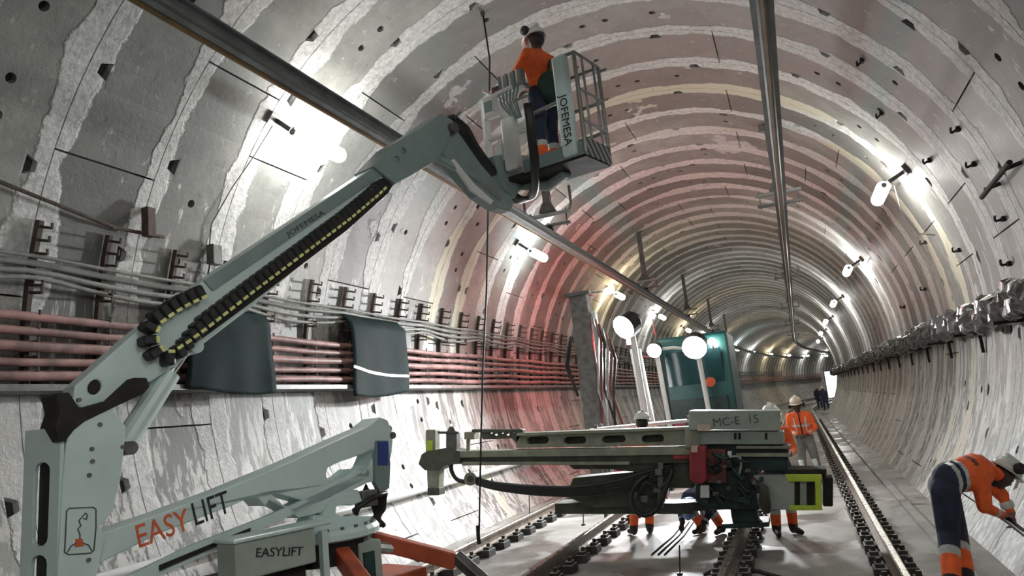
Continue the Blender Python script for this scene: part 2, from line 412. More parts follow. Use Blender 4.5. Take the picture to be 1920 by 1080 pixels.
def hanger_parts(root, zc, top):
    # local frame: origin at the conductor rail axis, z up
    MB().box((0, 0, (zc+.52+top)/2), (.13, .16, top-zc-.52)).box((0, 0, top-.01), (.34, .3, .03)).build('post', 'dull_steel', root)
    f = MB(); f.add([(-.07, -.09, zc+.56), (.07, -.09, zc+.56), (.07, .09, zc+.56), (-.07, .09, zc+.56), (-.16, -.12, zc+.36), (.16, -.12, zc+.36), (.16, .12, zc+.36), (-.16, .12, zc+.36)],
                    [(0, 1, 5, 4), (1, 2, 6, 5), (2, 3, 7, 6), (3, 0, 4, 7), (4, 5, 6, 7), (0, 3, 2, 1)]); f.build('flared_foot', 'dull_steel', root)
    MB().box((0, 0, zc+.32), (.86, .09, .06)).build('upper_bar', 'galvanised', root)
    MB().box((0, 0, zc+.10), (.84, .09, .05)).build('lower_bar', 'dull_steel', root)
    for sx in (-.36, .36): MB().cyl((sx, 0, zc+.04), (sx, 0, zc+.40), .014, n=6).build('threaded_rod', 'dull_steel', root)
    MB().lathe([(.0, -.02), (.05, -.02), (.09, .02), (.05, .05), (.09, .08), (.05, .10), (.0, .10)], (0, 0, zc), n=10).build('insulator', 'lift_dark', root)
hx = [(-4.05, s, 'left') for s in (3.8, 13.7, 23.7, 33.6, 43.6, 53.5)]+[(.22, s, 'right') for s in (5.2, 15.4, 26.2, 36.6, 47, 57)]
for x, s, sd in hx:
    p = W(x, s, 0); b0, f = path(s)
    top = ZC+sqrt(TR**2-(x-XC)**2)-.02
    lab = 'steel hanger holding the overhead conductor rail %s' % ('over the rig side track by the lift basket' if sd == 'left' else 'over the stooping worker side track')
    if x == -4.05 and s == 13.7: lab = 'steel hanger with a rounded hoop below the lift basket'
    r = thing('rail_hanger', (0, 0, 0), lab, 'hanger', 'hangers of the overhead conductor rails')
    hanger_parts(r, 5.52, top)
    if x == -4.05 and s == 13.7:
        MB().tube([(-.48, 0, 6.25), (-.48, 0, 5.98), (-.44, 0, 5.88), (-.34, 0, 5.84), (.34, 0, 5.84), (.44, 0, 5.88), (.48, 0, 5.98), (.48, 0, 6.35)], .028, 8).build('support_hoop', 'galvanised', r, smooth=True)
    r.location = (p.x, p.y, 0); r.rotation_euler.z = -f
# ------------------------------------------------------------------ wall lamps
def lamp(tubemat):
    r = thing('wall_lamp', (0, 0, 0), 'x', 'lamp')
    MB().box((.035, -.62, 0), (.07, .16, .16)).box((.18, -.55, 0), (.30, .05, .06)).build('bracket', 'dull_steel', r)
    MB().box((.14, .30, 0), (.28, .04, .05)).build('bracket', 'dull_steel', r)
    MB().box((.29, 0, 0), (.05, .98, .10)).build('housing', 'galvanised', r, bevel=.015)
    MB().tube([(.42, -.50, 0), (.42, -.48, 0), (.42, -.44, 0), (.42, .44, 0), (.42, .48, 0), (.42, .50, 0)], [.03, .085, .105, .105, .085, .03], 14).build('diffuser', tubemat, r, smooth=True)
    MB().cyl((.42, -.62, 0), (.42, -.50, 0), .045, n=10).build('end_socket', 'steel', r)
    return r
protos = [lamp('lamp_tube'), lamp('lamp_tube_warm'), lamp('lamp_tube_cool')]
used = [False]*3
LP = [(139.5, 8.2+9.1*i) for i in (-2,)+tuple(range(0, 15))]+[(28, 13.75+9.15*i) for i in (-2.2, -1.7, -1.25, 0, 1, 2, 3, 4, 5)]  # right lamps at negative steps are added as fill light for the lift
for a, s in LP:
    i = 0
    if a > 90: i = {2: 1, 4: 1, 6: 1, 7: 2, 9: 1, 10: 1}.get(int(round((s-8.2)/9.1)), 0) if s > 10 else 0
    if a > 90 and abs(s-17.3) < .3: i = 2
    M = wall_matrix(a, s)
    o = protos[i] if not used[i] else copy_tree(protos[i])
    used[i] = True; o.matrix_world = M
    if a > 90: lab = ('warm yellow' if i == 1 else 'cool white' if i == 2 else 'bright')+' fluorescent lamp on the wall above the red conduits' if abs(s-8.2) > .3 else 'large glaring fluorescent lamp on the wall just above the lift boom'
    elif False: lab = 'bright fluorescent lamp on the wall above the red conduits' if abs(s-8.2) > .3 else 'large glaring fluorescent lamp on the wall just above the lift boom'
    else: lab = 'fluorescent lamp on the wall above the plastic wrapped cable bundle'  # the added fill lamps share this label
    tag(o, lab, 'lamp', 'tunnel wall lamps')
# ------------------------------------------------------------------ left wall: conduits, brackets, cables, tarps
ORD = ['topmost', 'second from the top', 'middle', 'second from the bottom', 'lowest']
for i, (z, r_) in enumerate(((3.44, .045), (3.31, .042), (3.17, .055), (3.02, .042), (2.88, .05))):
    a = 180-degrees(math.asin((z-ZC)/TR)); s_ = steps(-4, 118, .9); x = wall_pt(a, 0, .21).x
    pts = [W(x, q, z+.012*sin(q*1.7+i)) for q in s_]
    o = MB().tube(pts, r_, 8).build('conduit_pipe', 'conduit_red', smooth=True, origin=(x, 8, z)); tag(o, 'dust-coated red conduit pipe, %s of five along the wall behind the lift' % ORD[i], 'conduit', 'red conduits on the wall')
o = MB()
prof = [(wall_pt(a, 0, r_).x, wall_pt(a, 0, r_).z) for a, r_ in ((182.6, .02), (182.6, .30), (183.4, .30), (183.4, .02))]
tray = tag(MB().sweep(prof, steps(-4, 118, 2)).build('cable_tray', 'dull_steel', origin=(-6.8, 8, 2.7)), 'narrow grey cable tray under the red conduits', 'cable tray')
for i, (a, sag, r_) in enumerate(((168.0, .05, .035), (168.9, .09, .03), (169.6, .14, .025), (167.2, .03, .02))):
    pts = []
    for q in steps(-4, 100, .3):
        w = abs(sin(pi*(q-5.1)/2.7)); pts.append(wall_pt(a+1.1*w*sag*9, q, .13+.02*i))
    o = MB().tube(pts, r_, 6).build('sagging_cable', 'cable_grey', smooth=True, origin=(-6.7, 8, 4)); tag(o, ['thick grey cable sagging between wall brackets, uppermost of the bundle', 'grey cable sagging along the wall below the uppermost one', 'thin grey cable hanging lowest of the wall bundle', 'thin grey cable stretched tight above the sagging wall cables'][i], 'cable', 'cables above the red conduits')
def bracket():
    r = thing('cable_bracket', (0, 0, 0), 'x', 'bracket')
    pts = [wall_pt(a, 0, .05) for a in steps(163, 183, 2)]
    o0 = wall_pt(172, 0)
    f = lambda p: Vector((p.x-o0.x, 0, p.z-o0.z))
    m_ = MB()
    for p, q in zip(pts, pts[1:]):
        p, q = f(p), f(q); t = (q-p).normalized(); m_.box((p+q)/2, (.06, .05, (q-p).length+.02), (t.cross(Vector((0, 1, 0))), Vector((0, 1, 0)), t))
    m_.build('upright', 'rusty_steel', r)
    for a in (163.6, 165.2, 166.8, 170.6, 171.5, 174.2, 175.8, 177.4, 179.2, 181.0):
        p, q = f(wall_pt(a, 0, .06)), f(wall_pt(a, 0, .24)); MB().tube([p, q, q+Vector((0, 0, .05))], .016, 6).build('hook', 'rusty_steel', r)
    return r, o0
br, o0 = bracket(); first = True
for s_ in [4.25, 5.1, 5.9, 6.85, 7.7, 8.57, 9.56, 10.5, 11.4, 12.33]+[13.2+.95*i for i in range(30)]:
    o = br if first else copy_tree(br); first = False
    p = W(o0.x, s_, o0.z); o.location = p; o.rotation_euler.z = -path(s_)[1]
    tag(o, 'rusty bracket with hooks carrying the red conduits on the wall', 'bracket', 'conduit brackets on the wall')
def tarp(name, s0, s1, atop, abot, label, stripe=False, seed=1):
    r = thing(name, wall_pt(abot, (s0+s1)/2, .3), label, 'tarp', 'dark tarps over the conduits'); R_ = random.Random(seed)
    nu, nv = 18, 22; ph = [R_.random()*6 for _ in range(5)]
    def P(u, v, lift=0):
        a = atop+(abot-atop)*v; s_ = s0+(s1-s0)*u
        off = .30+.05*min(1, v*5)+.015*sin(u*7+ph[0]+v*2)+.02*sin(v*6+u*4+ph[1])*v+.012*sin(u*15+ph[2])*v
        if v < .08: off = .16+.14*v/.08
        return wall_pt(a+(.8*sin(u*3+ph[3])*v), s_+.04*sin(v*5+ph[4]), off+lift)
    m_ = MB(); vs_ = [P(i/nu, j/nv) for j in range(nv+1) for i in range(nu+1)]
    m_.add(vs_, [(j*(nu+1)+i, j*(nu+1)+i+1, (j+1)*(nu+1)+i+1, (j+1)*(nu+1)+i) for j in range(nv) for i in range(nu)])
    o = m_.build('sheet', 'tarp_green', r, smooth=True, fix=False); sd = o.modifiers.new('thickness', 'SOLIDIFY'); sd.thickness = .008
    if stripe:
        m_ = MB(); q = [P(i/nu, .62+.14*i/nu+d, .012) for d in (0, .035) for i in range(nu+1)]
        m_.add(q, [(i, i+1, nu+2+i, nu+1+i) for i in range(nu)]); o = m_.build('white_strap', 'white_paint', r); sd = o.modifiers.new('thickness', 'SOLIDIFY'); sd.thickness = .006
    return r
tarp('tarp', 10.35, 12.15, 168.4, 184.6, 'dark green tarp with a white strap hung over the red conduits', True, 2)
tarp('tarp', 6.85, 8.4, 170.5, 183.6, 'plain dark green tarp hung over the conduits behind the lift cylinder', False, 5)
# wall pipe close to the floor
pr = []
o = MB().tube([wall_pt(-154+180-180+0, q, .16) for q in steps(-3, 54, 1.5)], .055, 10).build('drain_pipe', 'white_paint', smooth=True, origin=(-6.3, 8, .8)); tag(o, 'pale drain pipe running along the foot of the left wall', 'pipe')
for s_ in [5+2.4*i for i in range(12)]:
    p = wall_pt(-154, s_, .0); q = wall_pt(-154, s_, .16)
    MB().tube([p, q], .02, 6).build('pipe_clip', 'dull_steel', o)
# bracket bar and rod higher on the left wall
r = thing('bar_bracket', wall_pt(161.5, 6.2), 'black horizontal bar bracket above the sagging cables at the left wall', 'bracket')
MB().tube([wall_pt(161.8, 5.85, .12), wall_pt(161.5, 6.55, .12)], .022, 8).build('bar', 'rusty_steel', r)
MB().box(wall_pt(160.0, 6.3, .12), (.10, .12, .34)).build('plate', 'rusty_steel', r, bevel=.01)
MB().tube([wall_pt(161.6, 6.5, .0), wall_pt(161.6, 6.5, .14)], .022, 6).build('stud', 'rusty_steel', r)
o = MB().tube([wall_pt(157.5, 3.0, .10), wall_pt(159.5, 4.5, .11), wall_pt(161.8, 5.9, .12)], .02, 6).build('guy_rod', 'rusty_steel'); tag(o, 'thin steel rod running to the black bar bracket on the left wall', 'rod')
r = thing('junction_box', wall_pt(163.2, 7.4), 'small grey junction box with a drop cable beside the lift boom', 'junction box')
MB().box(wall_pt(162.4, 7.4, .11), (.12, .16, .26)).build('box', 'dull_steel', r, bevel=.015)
MB().tube([wall_pt(163.8, 7.42, .05), wall_pt(167.5, 7.4, .06)], .012, 6).build('drop_cable', 'black_rubber', r)
o = MB().tube([wall_pt(140.2, 7.62, .06), wall_pt(146, 7.60, .03), wall_pt(152, 7.45, .03), wall_pt(158, 7.3, .04), wall_pt(162, 7.36, .05)], .009, 6).build('lamp_cable', 'cable_grey', smooth=True); tag(o, 'thin cable dropping from the glaring lamp to the junction box', 'cable')
o = MB().tube([wall_pt(27.5, 13.5, .22), wall_pt(22, 13.7, .35), wall_pt(17, 14.0, .25), wall_pt(15.5, 14.1, .02)], .009, 6).build('lamp_cable', 'cable_grey', smooth=True); tag(o, 'thin cable dropping from a lamp above the wrapped cable bundle', 'cable')
# ------------------------------------------------------------------ right wall: wrapped cable bundle, brackets, hooks
R_ = random.Random(11); m_ = MB(); ss_ = steps(-3, 66, .07); n = 16; base = 0; tw = 0
for q in ss_:
    c = W(2.46, q, 2.74+.02*sin(q*.9)); b0, f = path(q); lat = Vector((cos(f), -sin(f), 0)); tw += .35
    pinch = .5+.5*sin(q*9.0+1.5*sin(q*2.3))
    for k in range(n):
        w = 2*pi*k/n; rad = .155+.035*pinch+.05*sin(3*w+tw)*(.6+.4*sin(q*5))+.03*sin(5*w-tw*1.7+q)+R_.uniform(-.012, .012)
        m_.v.append(c+lat*(cos(w)*rad)+Vector((0, 0, 1))*(sin(w)*rad*1.12))
for i in range(len(ss_)-1):
    for k in range(n): a0 = i*n+k; a1 = i*n+(k+1) % n; m_.f.append((a0, a1, a1+n, a0+n))
o = m_.build('cable_bundle', 'plastic_wrap', origin=(2.46, 8, 2.7)); tag(o, 'thick cable bundle wrapped in crumpled dark plastic along the right wall', 'cable bundle')
for i in range(20):
    s_ = 5.5+2.47*i; r_ = thing('bundle_bracket', wall_pt(-6, s_), 'dark angle bracket under the plastic wrapped cable bundle', 'bracket', 'brackets under the wrapped bundle')
    if i == 0:
        root0 = r_; b0 = ROOT[r_.name]
        MB().box(wall_pt(-7, s_, .06), (.04, .05, .36)).build('upright', 'lift_dark', r_)
        MB().box(W(2.5, s_, 2.53), (.42, .05, .04)).build('arm', 'lift_dark', r_)
    else:
        bpy.data.objects.remove(r_); c = copy_tree(root0); c.location = W(wall_pt(-6, 0).x, s_, wall_pt(-6, 0).z); c.rotation_euler.z = -path(s_)[1]
def hook(ang, s_, ln, label):
    r = thing('steel_hook', wall_pt(ang, s_), label, 'hook', 'steel hooks left in the right wall')
    p, q = wall_pt(ang, s_), wall_pt(ang, s_, ln); MB().tube([p, q], .016, 6).build('stud', 'lift_dark', r)
    MB().box(wall_pt(ang, s_, .02), (.05, .07, .06)).build('foot_plate', 'lift_dark', r)
    MB().tube([q, q+Vector((0, 0, .05)), q+Vector((.01, .01, .07))], .014, 6).build('tip', 'lift_dark', r)
for a, s_ in ((23.5, 10.2), (18.4, 10.5), (9.3, 10.5), (3.2, 10.9), (36.4, 11.9), (24.9, 11.9), (10, 13.1), (16, 15.0), (8, 16.8), (7.5, 20.1), (42, 10.6)):
    hook(a, s_, .11, 'short dark steel hook sticking out of the wall above the wrapped bundle')
r = thing('rod_support', wall_pt(14, 8.9), 'black steel arm with a rod across the right wall ribs', 'support')
MB().tube([wall_pt(13.8, 9.0, .16), wall_pt(13.2, 10.4, .16)], .03, 8).build('arm', 'lift_dark', r)
for s_ in (9.2, 10.1): MB().tube([wall_pt(13.6, s_, .0), wall_pt(13.6, s_, .18)], .025, 6).build('stud', 'lift_dark', r)
o = MB().tube([D(1872, 964, 7.4), D(1890, 976, 7.25), D(1925, 1003, 6.9), W(1.95, 5.2, .62), W(1.98, 3, .55), W(1.98, -2, .5)], .032, 10).build('wall_hose', 'black_rubber', smooth=True); tag(o, 'dark hose along the foot of the right wall in the hands of the stooping worker', 'hose')
# ------------------------------------------------------------------ hanging rope in front of the rig, small plumb rods
A = wall_pt(104.5, 9.18); B = at_y(915, 390, 9.6); B2 = at_y(905, 700, 9.75); E_ = at_y(898, 1020, 9.9)
r = thing('hanging_rope', E_, 'long black rope hanging from the tunnel crown in front of the drill beam', 'rope')
MB().tube([A, at_y(918, 110, 9.35), at_y(917, 240, 9.5), B, at_y(912, 550, 9.68), B2, at_y(901, 860, 9.83), E_], .013, 6).build('rope', 'black_rubber', r, smooth=True)
MB().tube([E_, E_+Vector((0, 0, .25))], [.032, .022], 8).build('weighted_end', 'black_rubber', r)
MB().box(A+Vector((.0, 0, -.03)), (.05, .05, .06)).build('anchor', 'rusty_steel', r)
# ------------------------------------------------------------------ articulated boom lift
K0 = D(150, 740, 4.8); P0 = D(830, 220, 8.0)
LE = Vector((P0.x-K0.x, P0.y-K0.y, 0)).normalized(); LN = Vector((LE.y, -LE.x, 0))     # LN looks to the camera side
if LN.dot(CAM-K0) < 0: LN = -LN
UP = Vector((0, 0, 1)); LO = Vector((K0.x, K0.y, 0))
def lp(px, py, off=0.0):       # pixel on the lift plane shifted by off towards the camera side -> (a, z)
    r_ = ray(px, py); t = ((LO+LN*off-CAM).dot(LN))/r_.dot(LN); p = CAM+r_*t; q = p-LO; return (q.dot(LE), q.z)
def L3(a, z, off=0.0): return LO+LE*a+UP*z+LN*off
def lplate(m_, pix, off, t, holes=()):
    w_ = off+t/2      # trace on the near face
    poly = [lp(x, y, w_) for x, y in pix]; hs = [[lp(x, y, w_) for x, y in h] for h in holes]
    return m_.prism(poly, LO+LN*off, LE, UP, t, hs)
def oval(cx, cy, rx, ry, ang=0, n=14):
    a = radians(ang); return [(cx+rx*cos(w)*cos(a)-ry*sin(w)*sin(a), cy+rx*cos(w)*sin(a)+ry*sin(w)*cos(a)) for w in [2*pi*i/n for i in range(n)]]
def slot(x0, y0, x1, y1, r_, n=7):
    a = atan2(y1-y0, x1-x0); out = []
    for i in range(n): w = a+pi/2+pi*i/(n-1); out.append((x0+r_*cos(w), y0+r_*sin(w)))
    for i in range(n): w = a-pi/2+pi*i/(n-1); out.append((x1+r_*cos(w), y1+r_*sin(w)))
    return out
Ta, Tz = lp(640, 985); TB = L3(Ta, 0)
lift = thing('boom_lift', TB, 'pale green white articulated boom lift with orange outriggers and raised basket', 'boom lift')
# upper boom: box, lower box end, shaded upper facet, chain channel
ub = MB(); lplate(ub, [(140, 724), (255, 622), (383, 525), (560, 407), (735, 290), (745, 300), (742, 345), (720, 372), (632, 440), (473, 575), (333, 682), (290, 712), (205, 752), (150, 766), (136, 752)], 0, .20, [oval(178, 726, 12, 15, 30)])
ub.build('upper_boom', 'lift_white', lift, bevel=.012)
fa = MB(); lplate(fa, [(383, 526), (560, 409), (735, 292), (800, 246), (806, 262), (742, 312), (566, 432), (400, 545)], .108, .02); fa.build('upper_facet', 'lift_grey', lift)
tip = MB(); lplate(tip, [(700, 312), (742, 268), (795, 236), (828, 212), (850, 226), (842, 262), (822, 300), (790, 318), (770, 330), (742, 345)], .0, .30, [oval(757, 283, 5, 6), oval(744, 299, 6, 7)]); tip.build('boom_head', 'lift_grey', lift, bevel=.01)
pv = MB(); a_, z_ = lp(828, 250); pv.cyl(L3(a_, z_, -.2), L3(a_, z_, .2), .06); pv.build('head_pin', 'dull_steel', lift)
# energy chain: stadium loop of links on the camera side of the boom
ctr = [(383, 556), (345, 574), (315, 592), (296, 606), (287, 624), (289, 645), (300, 660), (317, 661), (345, 643), (390, 610), (473, 545), (581, 464), (650, 412), (700, 370), (722, 349)]
def resample(pts, step):
    out = [pts[0]]; acc = 0
    for p, q in zip(pts, pts[1:]):
        d = math.dist(p, q); t = step-acc
        while t <= d: out.append((p[0]+(q[0]-p[0])*t/d, p[1]+(q[1]-p[1])*t/d)); t += step
        acc = (acc+d) % step
    return out
cw = [L3(*lp(x, y, .15), .15) for x, y in resample(ctr, 2.0)]
acc = [0]
for p, q in zip(cw, cw[1:]): acc.append(acc[-1]+(q-p).length)
def at_len(d):
    for i in range(len(acc)-1):
        if acc[i+1] >= d: t = (d-acc[i])/max(1e-6, acc[i+1]-acc[i]); return cw[i].lerp(cw[i+1], t), (cw[min(i+2, len(cw)-1)]-cw[max(i-2, 0)]).normalized()
    return cw[-1], (cw[-1]-cw[-3]).normalized()
pitch_l = .070; nl = int(acc[-1]/pitch_l)
def simple_part(m_, nm, mat, bev=0):
    q = m_.build(nm, mat, origin=(0, 0, 0), bevel=bev); me_ = q.data; bpy.data.objects.remove(q); return me_
link_me = simple_part(MB().box((0, 0, 0), (.066, .10, .12)), 'chain_link', 'black_rubber')
mark_me = simple_part(MB().box((0, 0, .062), (.046, .022, .008)), 'link_mark', 'chain_yellow')
for i in range(nl):
    p, t = at_len((i+.5)*pitch_l); side = t.cross(LN).normalized()
    off = -.042+.084*min(1, max(0, ((i+.5)*pitch_l/acc[-1]-.21)/.10)); p = p-side*off
    R3 = Matrix((t, side, LN)).transposed().to_4x4()
    o = bpy.data.objects.new('chain_link', link_me); C.objects.link(o); o.parent = lift; o.matrix_local = Matrix.Translation(p-TB) @ R3; ROOT[o.name] = TB
    bv = o.modifiers.new('bevel', 'BEVEL'); bv.width = .012
    y_ = bpy.data.objects.new('link_mark', mark_me); C.objects.link(y_); y_.parent = o; y_.location.y = off
# chain channel behind the chain
ch = MB(); lplate(ch, [(330, 640), (420, 570), (500, 512), (580, 455), (650, 402), (695, 350), (712, 335), (728, 333), (737, 345), (728, 362), (650, 432), (500, 546), (345, 660)], .104, .012); ch.build('chain_channel', 'lift_dark', lift)
def text_px(body, mat, p0, p1, off, size_px, **kw):     # lettering along pixel segment p0-p1 on the lift plane
    A, B = L3(*lp(*p0, off), off), L3(*lp(*p1, off), off); u = (B-A).normalized(); v = LN.cross(u).normalized()
    if v.z < 0: v = -v
    c = (A+B)/2; ln = (B-A).length
    cu = bpy.data.curves.new('x', 'FONT'); cu.body = body; t = bpy.data.objects.new('x', cu); C.objects.link(t); bpy.context.view_layer.update(); wd = t.dimensions.x; hh = t.dimensions.y; bpy.data.objects.remove(t); bpy.data.curves.remove(cu)
    sz = ln/wd; o = lettering(body, mat, lift, c, u, v, sz, **kw)
    if size_px:      # stretch letters to the height seen
        H = size_px/FPX*((c-CAM).dot(CF)); k_ = H/(hh*sz); ctr = c-TB
        for p in o.data.vertices:
            q = p.co-ctr; h = q.dot(v); p.co = ctr+q+v*(h*(k_-1))
    return o
text_px('JOFEMESA', 'letter_grey', (538, 441), (608, 397), .122, 12)
# knuckle: two side plates, spine with slots, dark linkage
KP = [(128, 768), (205, 752), (236, 800), (232, 842), (226, 900), (212, 958), (190, 984), (200, 1000), (205, 1035), (190, 1085), (180, 1150), (60, 1150), (74, 1060), (80, 990), (84, 900), (90, 820), (100, 775)]
kn = MB(); lplate(kn, [(128, 800), (205, 756), (236, 800), (233, 842), (226, 900), (212, 958), (188, 986), (196, 1010), (180, 1085), (172, 1140), (104, 1140), (112, 1000), (118, 900)], .16, .03); kn.build('knuckle_plate', 'lift_white', lift, bevel=.006)
kn = MB(); lplate(kn, [(128, 800), (205, 756), (236, 800), (233, 842), (226, 900), (212, 958), (188, 986), (196, 1010), (180, 1085), (172, 1140), (104, 1140), (112, 1000), (118, 900)], -.16, .03); kn.build('knuckle_plate', 'lift_white', lift, bevel=.006)
# spine plate (rear face of the knuckle) facing the camera side at the far left, with long slot holes
sp_o = MB(); A1, A2 = L3(*lp(118, 800, .16), .16), L3(*lp(108, 1140, .16), .16)
vdir = (A2-A1).normalized(); udir = (LN*-.9 - LE*.25); udir = (udir-vdir*udir.dot(vdir)).normalized(); Ls = (A2-A1).length
def sl(c0, c1, hw, r_=None): return [(hw[0]+(hw[1]-hw[0])*.5+(hw[1]-hw[0])*.5*cos(w), c0+.05*sin(w)) for w in [pi+pi*i/6 for i in range(7)]]+[(hw[0]+(hw[1]-hw[0])*.5+(hw[1]-hw[0])*.5*cos(w), c1+.05*sin(w)) for w in [pi*i/6 for i in range(7)]]
sp_o.prism([(0, 0), (.34, 0), (.34, Ls), (0, Ls)], A1, udir, vdir, .025, [sl(Ls*.24, Ls*.62, (.09, .24)), sl(Ls*.76, Ls*.93, (.09, .24))]); sp_o.build('knuckle_spine', 'lift_white', lift)
sp_b = MB(); sp_b.prism([(.03, .02), (.31, .02), (.31, Ls), (.03, Ls)], A1+(LE*.97).normalized()*.07, udir, vdir, .02); sp_b.build('knuckle_core', 'lift_dark', lift)
o = MB(); lplate(o, oval(178, 726, 13, 16, 30), .05, .06); o.build('hole_shade', 'lift_dark', lift)  # dark disc puts the shade inside the boom hole into colour
dk = MB(); lplate(dk, [(103, 800), (110, 830), (124, 826), (140, 806), (160, 790), (205, 768), (270, 738), (282, 724), (276, 708), (250, 708), (205, 750), (150, 766), (130, 735), (104, 738), (112, 770)], .06, .26); dk.build('pivot_linkage', 'lift_dark', lift, bevel=.01)
for px, py in ((187, 796), (172, 842), (173, 865), (167, 891), (230, 838), (166, 1050), (148, 750)):
    a_, z_ = lp(px, py, .175); MB().cyl(L3(a_, z_, .165), L3(a_, z_, .184), .014, n=10).build('bolt', 'dull_steel', lift)
# pictogram sticker: rounded frame, arm squiggle, orange base
def px_strip(pts, off, w, name, mat, close=False):
    W3 = [L3(*lp(x, y, off), off) for x, y in pts]
    if close: W3.append(W3[0])
    m_ = MB()
    for p, q in zip(W3, W3[1:]):
        t = (q-p).normalized(); m_.box((p+q)/2, ((q-p).length+w*.6, w, .004), (t, LN.cross(t).normalized(), LN))
    return m_.build(name, mat, lift)
px_strip([(130, 953), (174, 951), (180, 955), (180, 990), (176, 1032), (170, 1037), (128, 1040), (121, 1035), (123, 1000), (125, 958)], .178, .007, 'pictogram_frame', 'letter_grey', True)
px_strip([(150, 1012), (150, 1002), (146, 992), (152, 986), (148, 976), (157, 966), (160, 962), (164, 966), (162, 974), (156, 972)], .178, .006, 'pictogram_arm', 'letter_grey')
px_strip([(127, 1035), (133, 1024), (143, 1018), (155, 1018), (166, 1022), (172, 1032)], .178, .006, 'pictogram_ground', 'letter_grey')
o = MB(); lplate(o, [(142, 1010), (155, 1010), (157, 1024), (141, 1026)], .178, .004); o.build('pictogram_base', 'letter_orange', lift)
# hydraulic cylinder between knuckle and upper boom
pA, pB, pC = L3(*lp(226, 842)), L3(*lp(318, 700)), L3(*lp(352, 652))
MB().tube([pA, pB], .075, 14).build('cylinder_barrel', 'lift_white', lift, smooth=False); MB().tube([pB, pC], .035, 12).build('cylinder_rod', 'steel', lift)
MB().cyl(L3(*lp(352, 654), -.14), L3(*lp(352, 654), .14), .05).build('cylinder_eye', 'lift_white', lift); MB().cyl(L3(*lp(228, 842), -.15), L3(*lp(228, 842), .15), .045).build('cylinder_pin', 'dull_steel', lift)
# lower boom with lettering, oval opening and gusset
lb = MB(); lplate(lb, [(150, 1008), (190, 1000), (300, 963), (420, 918), (540, 868), (640, 822), (690, 800), (712, 782), (728, 788), (738, 815), (735, 850), (722, 900), (690, 905), (640, 930), (600, 962), (560, 972), (540, 955), (505, 938), (498, 950), (480, 930), (430, 950), (300, 1000), (200, 1050), (150, 1065)], 0, .24,
                  [[(612, 888), (616, 876), (640, 865), (668, 856), (700, 842), (702, 852), (694, 872), (683, 886), (668, 878), (650, 893), (616, 905)], [(508, 925), (520, 926), (574, 940), (550, 953), (532, 947)]]); lb.build('lower_boom', 'lift_white', lift, bevel=.01)
MB().cyl(L3(*lp(719, 818), -.135), L3(*lp(719, 818), .135), .03).build('main_pin', 'dull_steel', lift)
text_px('EASY', 'letter_orange', (256, 1010), (352, 975), .124, 42); text_px('LIFT', 'letter_black', (362, 968), (428, 942), .124, 42)
# parallel links below
for off in (-.10, .10):
    lk = MB(); lplate(lk, [(120, 1130), (235, 1082), (360, 1022), (500, 968), (640, 905), (690, 880), (694, 892), (640, 922), (500, 988), (420, 1025), (300, 1080), (130, 1160)], off, .04); lk.build('parallel_link', 'lift_white', lift)
lk = MB(); lplate(lk, [(300, 1060), (470, 990), (470, 996), (300, 1070)], .13, .015); lk.build('link_groove', 'lift_dark', lift)
# upright at the turret with blue label, hoses
to = MB(); lplate(to, [(708, 826), (728, 826), (732, 870), (730, 915), (714, 925), (704, 905), (704, 860)], .13, .05); to.build('turret_upright', 'lift_grey', lift)
o = MB(); lplate(o, [(709, 828), (728, 828), (728, 872), (709, 872)], .16, .006); o.build('blue_label', 'blue_label', lift)
# turret bracket and slew ring
tb = MB(); lplate(tb, [(560, 1000), (585, 980), (590, 965), (606, 968), (616, 945), (640, 928), (672, 918), (680, 940), (660, 948), (645, 945), (632, 950), (630, 962), (640, 968), (700, 968), (690, 985), (668, 1000)], .05, .22); tb.build('turret_bracket', 'lift_white', lift, bevel=.008)
hs = MB()
for i in range(5):
    pts = [L3(*lp(640+8*i, 958+2*i), .16-.05*i), L3(*lp(670+5*i, 935-6*i), .18-.05*i), L3(*lp(700, 925+6*i), .16-.04*i), L3(*lp(705+4*i, 955+4*i), .1-.05*i), L3(*lp(680+8*i, 985), .05)]
    MB().tube(pts, .022, 8).build('hydraulic_hose', 'black_rubber', lift, smooth=True)
MB().box(L3(*lp(672, 935), .1), (.16, .12, .13), (LE, LN, UP)).build('valve_block', 'dull_steel', lift, bevel=.01)
zr = lp(600, 1000)[1]; zt = lp(600, 990)[1]; ac = lp(612, 998)[0]
RC_ = L3(ac, 0)
MB().lathe([(0, zt+.0), (.40, zt), (.42, zt-.03), (.42, zr-.03), (.36, zr-.05), (.0, zr-.05)], RC_, n=28).build('slew_ring', 'lift_white', lift)
for i in range(20): w = 2*pi*i/20; p = RC_+Vector((.37*cos(w), .37*sin(w), zt)); MB().cyl(p, p+UP*.02, .015, n=6).build('ring_bolt', 'dull_steel', lift)
MB().lathe([(0, zr-.02), (.34, zr-.02), (.34, zr-.22), (.0, zr-.22)], RC_, n=24).build('slew_column', 'lift_dark', lift)
